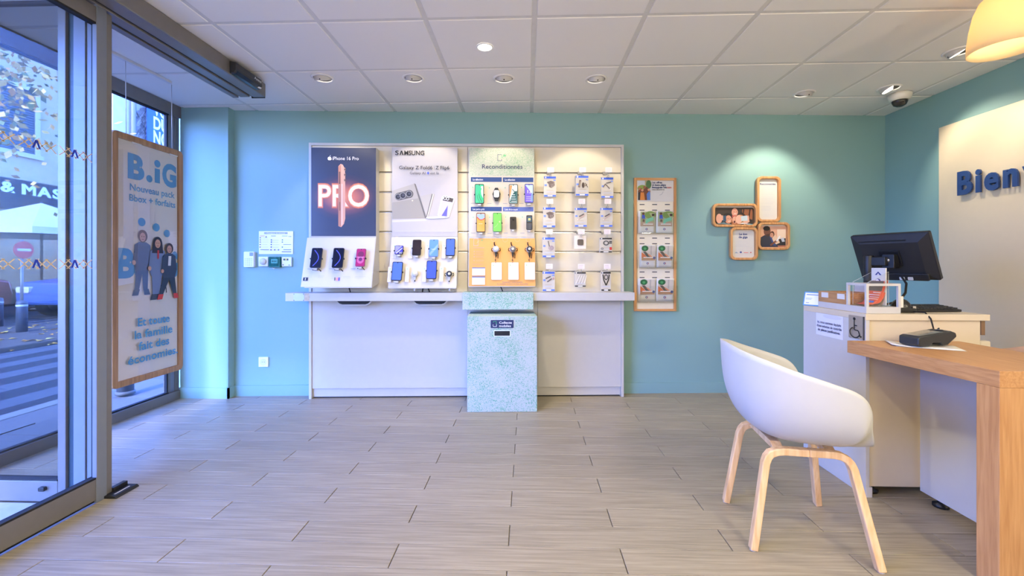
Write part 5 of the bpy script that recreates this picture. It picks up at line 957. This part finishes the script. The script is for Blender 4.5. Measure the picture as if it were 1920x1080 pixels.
pv = MB().rbox(-.03, .03, -.02, .03, .22, .30, .008).obj('pivot', BLACK, mn, bevel=.003); MB().lathe([(0, -.024), (.01, -.023), (.01, -.02)], (0, 0, .265), 12, 1).obj('pivot_bolt', CHROME, pv)
MB().lathe([(.024, .0), (.024, .29), (.022, .295)], (-.09, -.035, 0), 20).obj('pole', BLACK, mn); MB().box(-.1, .0, -.045, -.012, .235, .285).obj('arm', BLACK, mn, bevel=.004); MB().lathe([(.075, 0), (.075, .008), (.03, .012)], (-.09, -.035, 0), 24).obj('base_plate', BLACK, mn)
cb_ = thing('monitor_cable', 'thick black cable curving down from the monitor to the counter', 'cable', (0, 0, 0))
p0 = mn.matrix_world @ Vector((.055, .0, .165)); MB().tube([p0+Vector((0, 0, .01)), p0+Vector((.01, -.02, -.03)), p0+Vector((-.02, -.05, -.08)), p0+Vector((-.08, -.08, -.125)), Vector((1.86, 2.40, ZC+.012))], .006, 8).obj('cord', RUBBER, cb_)
kb = thing('keyboard', 'black computer keyboard on the counter with its far end at the edge', 'keyboard', Matrix.Translation((1.955, 2.262, ZC+.001)) @ Matrix.Rotation(R(6), 4, 'Z'))
MB().prism([(0, 0), (.13, 0), (.13, .026), (.0, .012)], 0, 0, .262).obj('body', BLACK, kb, bevel=.003)
ky = MB()
for i in range(13):
    for j in range(5): ky.box(.008+i*.019, .024+i*.019, .012+j*.022, .03+j*.022, .014+j*.0024, .0205+j*.0024)
o = ky.obj('keys', M((40, 41, 45), .5, name='key_black'), kb); o['kind'] = 'stuff'
ms = thing('black_scanner', 'rounded black device between the white cube and the keyboard', 'device', (1.875, 2.235, ZC+.001))
MB().rbox(-.008, .075, 0, .10, 0, .022, .01, 2).obj('base', BLACK, ms, bevel=.006); MB().grid(lambda u, v: (.035+.038*math.cos(math.pi*2*u)*math.sin(math.pi/2*v+.0001), .05+.045*math.sin(math.pi*2*u)*math.sin(math.pi/2*v+.0001), .022+.045*math.cos(math.pi/2*v)), 20, 8).obj('dome', M((20, 21, 23), .25, 0, .05, name='gloss_black'), ms); MB().box(.06, .076, .01, .02, .02, .032).obj('clip', CHROME, ms)
# ---- beech desk
ZD = .765; A, B_ = Vector((1.558, 2.168, 0)), Vector((1.632, 1.557, 0)); XD2 = 2.085
dk = thing('beech_desk', 'low beech desk with a thick top and one wide end leg, right foreground', 'desk', (0, 0, 0))
MB().prism([(A.x, A.y), (B_.x, B_.y), (XD2, B_.y-.008), (XD2, A.y)], 2, ZD-.058, ZD).obj('tabletop', BEECH, dk, bevel=.0015)
dv = (A-B_).normalized(); lg = [(B_.x, B_.y), (XD2, B_.y-.008), (XD2, B_.y+.07), (B_.x+dv.x*.07, B_.y+dv.y*.07)]
MB().prism(lg, 2, .001, ZD-.0585).obj('end_leg', BEECHZ, dk, bevel=.0015)
mp_ = MB().box(1.90, 1.918, 1.635, 2.166, .042, ZD-.0585).obj('modesty_panel', WHITE, dk, bevel=.001)
for y in (1.70, 2.10): MB().lathe([(.03, .001), (.03, .014), (.012, .02), (.012, .042)], (1.935, y, 0), 14).obj('foot', BLACK, dk)
MB().box(1.905, 1.96, 1.64, 2.16, .042, .06).obj('panel_base', WHITE, dk)
ppr = thing('paper_sheets', 'white sheets of paper under the card terminal', 'paper', Matrix.Translation((1.775, 2.04, ZD+.0005)) @ Matrix.Rotation(R(-28), 4, 'Z'))
MB().grid(lambda u, v: (-.10+.24*u, -.07+.14*v, .001+.012*max(0, .28-u)**1.2*2), 8, 3).obj('sheet', PAPER, ppr, solid=.0008); MB().grid(lambda u, v: (-.085+.23*u, -.075+.145*v, .0002), 2, 2).obj('lower_sheet', PAPER, ppr)
td = thing('card_terminal', 'black wedge shaped card payment terminal lying on the papers', 'card terminal', Matrix.Translation((1.81, 2.03, ZD+.006)) @ Matrix.Rotation(R(12), 4, 'Z'))
MB().prism([(-.10, .006), (-.10, .040), (-.085, .046), (.08, .066), (.105, .058), (.11, .040), (.06, .004), (.03, .0), (.02, .016), (-.02, .016), (-.04, .0), (-.085, .0)], 1, -.042, .042).obj('body', M((36, 40, 44), .4, 0, .05, name='slate_plastic'), td, bevel=.005)
MB().prism([(-.085, .0465), (.04, .0617), (.04, .0625), (-.085, .0473)], 1, -.034, .034).obj('screen', M((112, 108, 98), .1, 0, .02, name='grey_lcd'), td); MB().lathe([(.012, .066), (.014, .0675), (.0, .068)], (.07, 0, 0), 14).obj('reader_mark', M((90, 92, 96), .4, name='grey_mark'), td)
tc_ = thing('terminal_cable', 'thin black cable from the counter down to the card terminal', 'cable', (0, 0, 0)); MB().tube([(1.93, 2.24, ZC+.006), (1.945, 2.19, ZC+.008), (1.95, 2.165, ZC-.02), (1.935, 2.13, ZC-.08), (1.90, 2.07, ZD+.075), (1.872, 2.045, ZD+.066)], .0035, 7).obj('cord', RUBBER, tc_)
# ---- shell armchairs on bent oak legs
def armchair(name, label, mat4, shellcol, group=None):
    t = thing(name, label, 'chair', mat4, group)
    SM = M(shellcol, .4, 0, .01, name='polypropylene_shell')
    # rim of the shell in plan and height, from the middle of the front edge round to the back
    key = [(.178, 0, .445), (.190, .12, .446), (.198, .205, .455), (.168, .25, .53), (.148, .278, .612), (.105, .291, .668), (.015, .293, .702), (-.09, .276, .735), (-.175, .238, .765), (-.238, .155, .785), (-.262, 0, .797)]
    kk = key+[(x, -y, z) for x, y, z in key[-2:0:-1]]; n = len(kk)
    def cr(t_):
        t_ = t_ % n; i = int(t_); f = t_-i; p = [Vector(kk[(i+j-1) % n]) for j in range(4)]
        return .5*((2*p[1])+(-p[0]+p[2])*f+(2*p[0]-5*p[1]+4*p[2]-p[3])*f*f+(-p[0]+3*p[1]-3*p[2]+p[3])*f**3)
    ctr = Vector((.0, 0, .425))
    def fn(u, v):
        r = cr(u*n); th = math.atan2(r.y, r.x-.0)
        hz = r-ctr; h = max(0, r.z-ctr.z)
        front = max(0, min(1, 1-(r.z-.45)/.16))
        g1 = math.sin(min(1, v*1.12)*math.pi/2)**.9
        kxy = (v*front+(1-front)*(g1*.94+.06*v**3)); pz = 2.2*front+(1-front)*2.6
        z = ctr.z+h*v**pz-.012*front*math.sin(v*math.pi)+.0
        return (ctr.x+hz.x*kxy, hz.y*kxy, z-(.012*(1-v)))
    m = MB().grid(fn, 72, 18); sh_ = m.obj('shell', SM, t, solid=.007, subd=1)
    if 'weld': 
        bm = bmesh.new(); bm.from_mesh(sh_.data); bmesh.ops.remove_doubles(bm, verts=bm.verts, dist=.0006); bmesh.ops.recalc_face_normals(bm, faces=bm.faces); bm.to_mesh(sh_.data); bm.free()
        sh_.data.polygons.foreach_set('use_smooth', [True]*len(sh_.data.polygons))
    def ribbon(pts, wd, th):
        pts = [Vector(p) for p in pts]; mb = MB(); rings = []
        for i, p in enumerate(pts):
            d = (pts[min(i+1, len(pts)-1)]-pts[max(i-1, 0)]).normalized(); s = Vector((0, 1, 0)); s = (s-d*s.dot(d)).normalized(); q = d.cross(s)
            rings.append([p+s*a*wd/2+q*b*th/2 for a, b in ((-1, -1), (1, -1), (1, 1), (-1, 1))])
        vs = [v for r_ in rings for v in r_]; mb.add(vs, [(4*i+k, 4*i+(k+1) % 4, 4*i+4+(k+1) % 4, 4*i+4+k) for i in range(len(pts)-1) for k in range(4)]+[(0, 1, 2, 3), tuple(len(vs)-4+k for k in range(4))]); return mb
    for s in (-1, 1):
        yt = s*.15; top = .388
        for f, xf, xt, hw in ((1, .208, .145, .228), (-1, -.21, -.15, .178)):
            yb = s*hw
            def P(x, z, yb=yb): return (x, yt+(yb-yt)*(1-z/top), z)
            pts = [P(xf*1.0, .003), P(xf+(xt-xf)*.5, top*.5), P(xt+(xf-xt)*.12, top*.88)]+[P(xt-f*.05*(1-math.cos(a)) if False else xt+(xf-xt)*.12-f*.055*math.sin(a)*1.0-f*.0, top*.88+top*.12*math.sin(a) if False else top*.88+.045*(1-math.cos(a))) for a in (.4, .8, 1.2, 1.57)]
            # bend from the leg into the level top rail
            p_end = pts[-1]
            pts = pts[:3]+[P(xt+(xf-xt)*.06-f*.004, top*.935), P(xt-f*.012, top*.975), P(xt-f*.034, top), P(xt-f*.06, top+.004), P(0, top+.004)]
            ribbon(pts, .034, .028).obj('leg', OAKL, t, bevel=.004)
            MB().lathe([(.012, 0), (.013, .003)], (xf, yb, 0), 10).obj('glide', M((200, 200, 204), .4, name='grey_glide'), t)
        for x0 in (-.10, .09):
            pass
    for x0 in (-.10, .09):
        MB().add([(x0-.02, -.145, .385), (x0+.02, -.145, .385), (x0+.02, .145, .385), (x0-.02, .145, .385), (x0-.02, -.10, .41), (x0+.02, -.10, .41), (x0+.02, .10, .41), (x0-.02, .10, .41)], [(0, 1, 2, 3), (4, 5, 6, 7), (0, 1, 5, 4), (1, 2, 6, 5), (2, 3, 7, 6), (3, 0, 4, 7)]).obj('cross_rail', OAKL, t, bevel=.003)
    return t
cxy = RT*1.197+FW*1.861
ch = armchair('armchair', 'white plastic shell armchair on pale oak legs in front of the desk', Matrix.Translation((cxy.x, cxy.y, 0)) @ Matrix.Rotation(R(-8.4), 4, 'Z'), (190, 190, 192))
armchair('armchair', 'tan plastic shell armchair behind the desk by the cream panel', Matrix.Translation((2.58, 2.24, 0)) @ Matrix.Rotation(R(88), 4, 'Z'), (196, 160, 128))

# ================================================================ HANGING POSTER
PP = SIDE_L(-2.60); q = PP.rect(206, 0, 340, 10); yL, pw_ = q[0], q[2]; zB, zTp = PP.at(340, 692)[1], PP.at(340, 285)[1]
hp = thing('hanging_poster', 'tall oak framed advertising poster hung on two wires beside the window', 'poster', PP.mx(yL, zB)); ph_ = zTp-zB; fwd = .042; r = .035
o, i = rrect(0, 0, pw_, ph_, r, 8), rrect(fwd, fwd, pw_-fwd, ph_-fwd, .004, 8); n = len(o); m = MB()
m.add([(p[0], y, p[1]) for y in (-.016, .016) for q_ in (o, i) for p in q_], [(k, (k+1) % n, n+(k+1) % n, n+k) for k in range(n)]+[(2*n+k, 2*n+(k+1) % n, 3*n+(k+1) % n, 3*n+k) for k in range(n)]+[(k, (k+1) % n, 2*n+(k+1) % n, 2*n+k) for k in range(n)]+[(n+k, n+(k+1) % n, 3*n+(k+1) % n, 3*n+k) for k in range(n)])
m.obj('frame', OAKP, hp, bevel=.005)
MB().box(fwd-.006, pw_-fwd+.006, -.002, .004, fwd-.006, ph_-fwd+.006).obj('poster_sheet', M((244, 234, 222), .5, 0, .01, name='poster_paper'), hp)
MB().box(fwd-.004, pw_-fwd+.004, -.010, -.008, fwd-.004, ph_-fwd+.004).obj('cover_sheet', GLASS('poster_cover', (.98, .98, .98), .07), hp)
for x in (.14, .44): MB().box(x, x+.07, -.013, -.008, ph_-fwd-.008, ph_-fwd).obj('clip', M((226, 226, 226), .4, name='pale_clip'), hp)
BG = (76, 150, 206); W, Hh = 100.0, 100.0*(ph_-2*fwd)/(pw_-2*fwd)
def person(cx, top, hair, skin, coat, legs, shoe, lean=0, h=66, longhair=False):
    k = h/66.0; f = lambda x, y: (cx+x*k, top+y*k); s = []
    s += [('p', legs, [f(-7, 30), f(1, 30), f(0, 42), f(-4-lean, 60), f(-9-lean, 60)]), ('p', legs, [f(-1, 30), f(7, 30), f(6+lean, 60), f(1+lean, 60), f(-.5, 42)]), ('p', shoe, [f(-10-lean, 59), f(-3-lean, 59), f(-5-lean, 65), f(-12-lean, 65)]), ('p', shoe, [f(1+lean, 59), f(7+lean, 59), f(9+lean, 65), f(2+lean, 65)]),
          ('p', coat, [f(-9, 14), f(-4, 11), f(4, 11), f(9, 14), f(11, 30), f(8, 40), f(-8, 40), f(-11, 30)]), ('c', hair, cx, top+5*k, 5.6*k, 6.4*k)]
    if longhair: s += [('p', hair, [f(-5.6, 4), f(5.6, 4), f(7, 16), f(-7, 16)])]
    s += [('c', skin, cx, top+6*k, 3.4*k, 4.6*k), ('c', (80, 60, 56), cx-1.2*k, top+5.4*k, .5*k), ('c', (80, 60, 56), cx+1.2*k, top+5.4*k, .5*k), ('l', (150, 80, 76), .5*k, [f(-1.2, 8.4), f(1.2, 8.4)]), ('c', skin, cx-10*k, top+32*k, 2*k, 2.4*k)]
    return s
yP = lambda f_: f_*Hh
sh = [('t', BG, 'B', 16, yP(.150), 31, 26, 'l', .05), ('c', BG, 50, yP(.150)-3.6, 5.2), ('r', BG, 59, yP(.150)-21, 68, yP(.150)), ('c', BG, 63.5, yP(.150)-28.5, 5.4), ('t', BG, 'G', 72, yP(.150), 31, 26, 'l', .05),
      ('t', (92, 156, 202), 'Nouveau pack', 57, yP(.205), 9, 76, 'c', .02), ('t', (92, 156, 202), 'Bbox + forfaits', 57, yP(.250), 9, 78, 'c', .02),
      ('t', BG, 'B', -1, yP(.570), 36, 28, 'l', .05), ('c', BG, 32, yP(.57)-4, 5.6), ('t', BG, 'G', 86, yP(.570), 34, 14, 'l', .05), ('c', BG, 37, yP(.335), 6), ('c', BG, 61, yP(.352), 6), ('c', BG, 80, yP(.375), 5.6)]
sh += person(38, yP(.375), (128, 104, 96), (216, 172, 156), (92, 92, 108), (76, 82, 106), (70, 74, 92), 0, 92)
sh += [('l', (60, 56, 60), 1.6, [(66, yP(.565)), (62, yP(.65))]), ('l', (60, 56, 60), 1.6, [(75, yP(.565)), (78, yP(.65))]), ('l', (60, 56, 60), 1.6, [(64, yP(.615)), (77, yP(.615))])]
sh += person(62, yP(.400), (44, 42, 56), (206, 160, 140), (112, 132, 176), (112, 132, 176), (66, 76, 100), -3, 92, True)+[('p', (196, 60, 60), [(61, yP(.455)), (64, yP(.455)), (63.6, yP(.49)), (62.4, yP(.497)), (61, yP(.49))])]
sh += person(82, yP(.425), (58, 50, 54), (196, 150, 132), (52, 66, 90), (44, 58, 78), (206, 66, 66), 5, 84)+[('p', (222, 226, 232), [(80, yP(.48)), (85, yP(.48)), (84, yP(.525)), (79, yP(.525))])]
for k, (tx_, wd_) in enumerate((('Et toute', 54), ('la famille', 64), ('fait des', 52), ('économies.', 84))): sh.append(('t', BG, tx_, 55, yP(.785+k*.052), 11, wd_, 'c', .022))
sh += lines((150, 160, 170), 8, 96, [Hh-4], .05)
art('poster_print', hp, (0, 0, W, Hh), pw_-2*fwd, ph_-2*fwd, sh, org=(fwd, -.0024, fwd))
rl = thing('ceiling_rail', 'short white rail on the ceiling holding the poster wires', 'rail', (-2.605, 2.62, H-.022)); MB().box(-.012, .012, 0, .46, .002, .0215).obj('channel', M((222, 222, 222), .4, 0, .01, name='white_rail'), rl, bevel=.002)
for y in (.07, .21, .36): MB().box(-.014, -.0115, y-.006, y+.006, .004, .012).obj('slider', BLACK, rl)
for k, yy in enumerate((yL+.11, yL+pw_-.085)):
    wr = thing('poster_wire', ['thin wire holding the left side of the hanging poster', 'thin wire holding the right side of the hanging poster'][k], 'wire', (-2.60, yy, zTp)); MB().tube([(0, 0, -.004), (-.004, 0, H-.021-zTp)], .0022, 6).obj('cable', M((206, 208, 212), .4, .3, name='steel_wire'), wr)

# ================================================================ CEILING FITTINGS
WARMS = EMIT((255, 244, 226), 9, 'lit_lamp_face')
def ceil_at(px, py): f = F*(H-CAMZ)/(HZ-py); p = RT*((px-CX)/F*f)+FW*f; return p.x, p.y
def gimbal(label, px, py, aim, watts, size=74, blend=.3):
    x, y = ceil_at(px, py); t = thing('spotlight', label, 'spotlight', (x, y, H), 'recessed spotlights'); hd = Vector((aim[0]-x, aim[1]-y, 0)); az = math.atan2(hd.y, hd.x); R_ = .078
    MB().lathe([(R_, -.0005), (R_, -.004), (R_*.93, -.007), (R_*.80, -.007), (R_*.78, -.0005)], n=36, cap=False).obj('trim_ring', CEILM, t)
    MB().lathe([(0, -.0008), (R_*.79, -.0008)], n=32, cap=False).obj('recess', M((70, 66, 62), .8, 0, 0, name='recess_shade'), t)  # flat dark disc stands in for the shaded gap round the lamp head
    hm = Matrix.Rotation(az, 4, 'Z') @ Matrix.Rotation(R(-27), 4, 'Y')
    o = MB().lathe([(R_*.72, .035), (R_*.74, -.006), (R_*.74, -.010), (R_*.70, -.013), (R_*.64, -.009), (.0, -.009)], n=32, cap=False).obj('lamp_head', WHITE, t); o.matrix_local = Matrix.Translation((0, 0, -.002)) @ hm
    MB().lathe([(0, -.0095), (R_*.63, -.0095)], n=28, cap=False).obj('lamp_face', WARMS, o); MB().lathe([(0, 0), (.005, 0)], (-R_*.742, 0, -.002), 8, 0, False).obj('screw', BLACK, o)
    tg_ = Vector(aim); sp_ = spot('spotlight_beam', (x+.02*math.cos(az), y+.02*math.sin(az), H-.05), tg_, watts, size, blend); return t
side_n = ['first spotlight above the display, nearest the door beam', 'second spotlight above the display from the door beam', 'third spotlight above the display, over the orange console', 'fourth spotlight above the display, over the accessory hooks']
for (px, py), nm, wt in zip(lamps_px[:4], side_n, (SPOT_W*1.0, SPOT_W, SPOT_W, SPOT_W*1.15)):
    x, y = ceil_at(px, py); gimbal(nm, px, py, Vector((x, y, H))+WN*.75+Vector((0, 0, -1.41)), wt)
x, y = ceil_at(1508, 175); gimbal('spotlight lighting the oak picture frames', 1508, 175, Vector((x, y, H))+WN*.53-WU*.02+Vector((0, 0, -1.41)), SPOT_W*2.3, 90, .55)
x, y = ceil_at(1667, 165); gimbal('spotlight beside the camera dome aimed at the cream panel', 1667, 165, (x+.7, y-.55, H-1.41), SPOT_W*1.6, 92, .7)
x, y = ceil_at(1797, 96); gimbal('spotlight behind the glowing pendant shade', 1797, 96, (x+.75, y-.25, H-1.41), SPOT_W*1.1, 92, .7)
x, y = ceil_at(909, 88); dl_ = thing('downlight', 'small round downlight lit bright white in the middle of the ceiling', 'downlight', (x, y, H), 'recessed spotlights')
MB().lathe([(.052, -.0005), (.052, -.004), (.044, -.006), (.042, -.002)], n=32, cap=False).obj('trim_ring', CEILM, dl_); MB().lathe([(0, -.0025), (.0425, -.0025)], n=28, cap=False).obj('lamp_face', EMIT((255, 252, 244), 14, 'bright_lamp_face'), dl_)
spot('downlight_beam', (x, y, H-.02), (x, y, 0), ROOM_W, 130, .6)
for k, (x, y) in enumerate(((.1, .5), (1.5, .4), (-1.2, .3), (.1, -1.2), (1.6, -1.2))): spot('added_room_fill', (x, y, H-.02), (x, y, 0), ROOM_W, 140, .6)  # added beams out of view, without fittings, to brighten the room
for p_ in ((2.5, .2, 1.7), (1.2, -.9, 1.7), (-.6, -.9, 1.7)): bulb('pendant_and_fill_bulb', p_, 45, .08, (1, .87, .65))  # added bare bulbs out of view, fill light for ceiling and room
for k, x in enumerate((-1.4, -.2, 1.0, 2.2)): spot('added_front_wall_wash', (x, -1.75, H-.03), (x, YB, 1.1), ROOM_W*.9, 90, .4)  # added unseen beams, washing the front wall for bounce light
xc, yc = ceil_at(1687, 176); dm = thing('dome_camera', 'white dome security camera under the ceiling in the right corner', 'camera', (xc, yc, H))
MB().lathe([(.075, -.0005), (.076, -.02), (.066, -.045), (.056, -.055), (.052, -.055)], n=32).obj('housing', M((222, 218, 210), .4, 0, .01, name='ivory_housing'), dm); MB().lathe([(.051, -.053), (.05, -.066), (.04, -.088), (.02, -.1), (0, -.103)], n=28).obj('dome', M((48, 46, 44), .08, 0, .05, name='smoked_dome'), dm); MB().lathe([(0, -.07), (.013, -.075)], (-.02, -.045, -.005), 12).obj('lens', M((24, 26, 40), .05, 0, 0, name='camera_lens'), dm)
# pendant shade at the right edge
def shade_mat():
    m = bpy.data.materials.new('opal_shade'); m.use_nodes = True; t = m.node_tree; t.nodes.clear(); o = t.nodes.new('ShaderNodeOutputMaterial'); d = t.nodes.new('ShaderNodeBsdfDiffuse'); tl = t.nodes.new('ShaderNodeBsdfTranslucent'); mx = t.nodes.new('ShaderNodeMixShader'); mx.inputs[0].default_value = .5
    for n_ in (d, tl): n_.inputs[0].default_value = (*s2l((250, 234, 198)), 1)
    t.links.new(d.outputs[0], mx.inputs[1]); t.links.new(tl.outputs[0], mx.inputs[2]); t.links.new(mx.outputs[0], o.inputs[0]); return m
pf = 2.05; pz = 2.15; pc = RT*((1884-CX)/F*pf)+FW*pf
pd = thing('pendant_lamp', 'cream bell shaped pendant lamp glowing at the top right', 'pendant lamp', (pc.x, pc.y, pz))
MB().lathe([(.128, 0), (.126, .05), (.118, .12), (.105, .19), (.085, .24), (.05, .275), (.02, .285)], n=40, cap=False).obj('shade', shade_mat(), pd, solid=.003)
MB().tube([(0, 0, .28), (0, 0, H-pz-.002)], .006, 8).obj('cord', WHITE, pd); MB().lathe([(.02, .23), (.02, .285), (.0, .29)], n=14).obj('socket', WHITE, pd); MB().lathe([(0, .10), (.03, .115), (.038, .15), (.02, .2), (.015, .23)], n=18).obj('bulb', EMIT((255, 232, 190), 10, 'glowing_bulb'), pd)
bulb('pendant_and_fill_bulb', (pc.x, pc.y, pz+.09), PENDANT_W, .03)
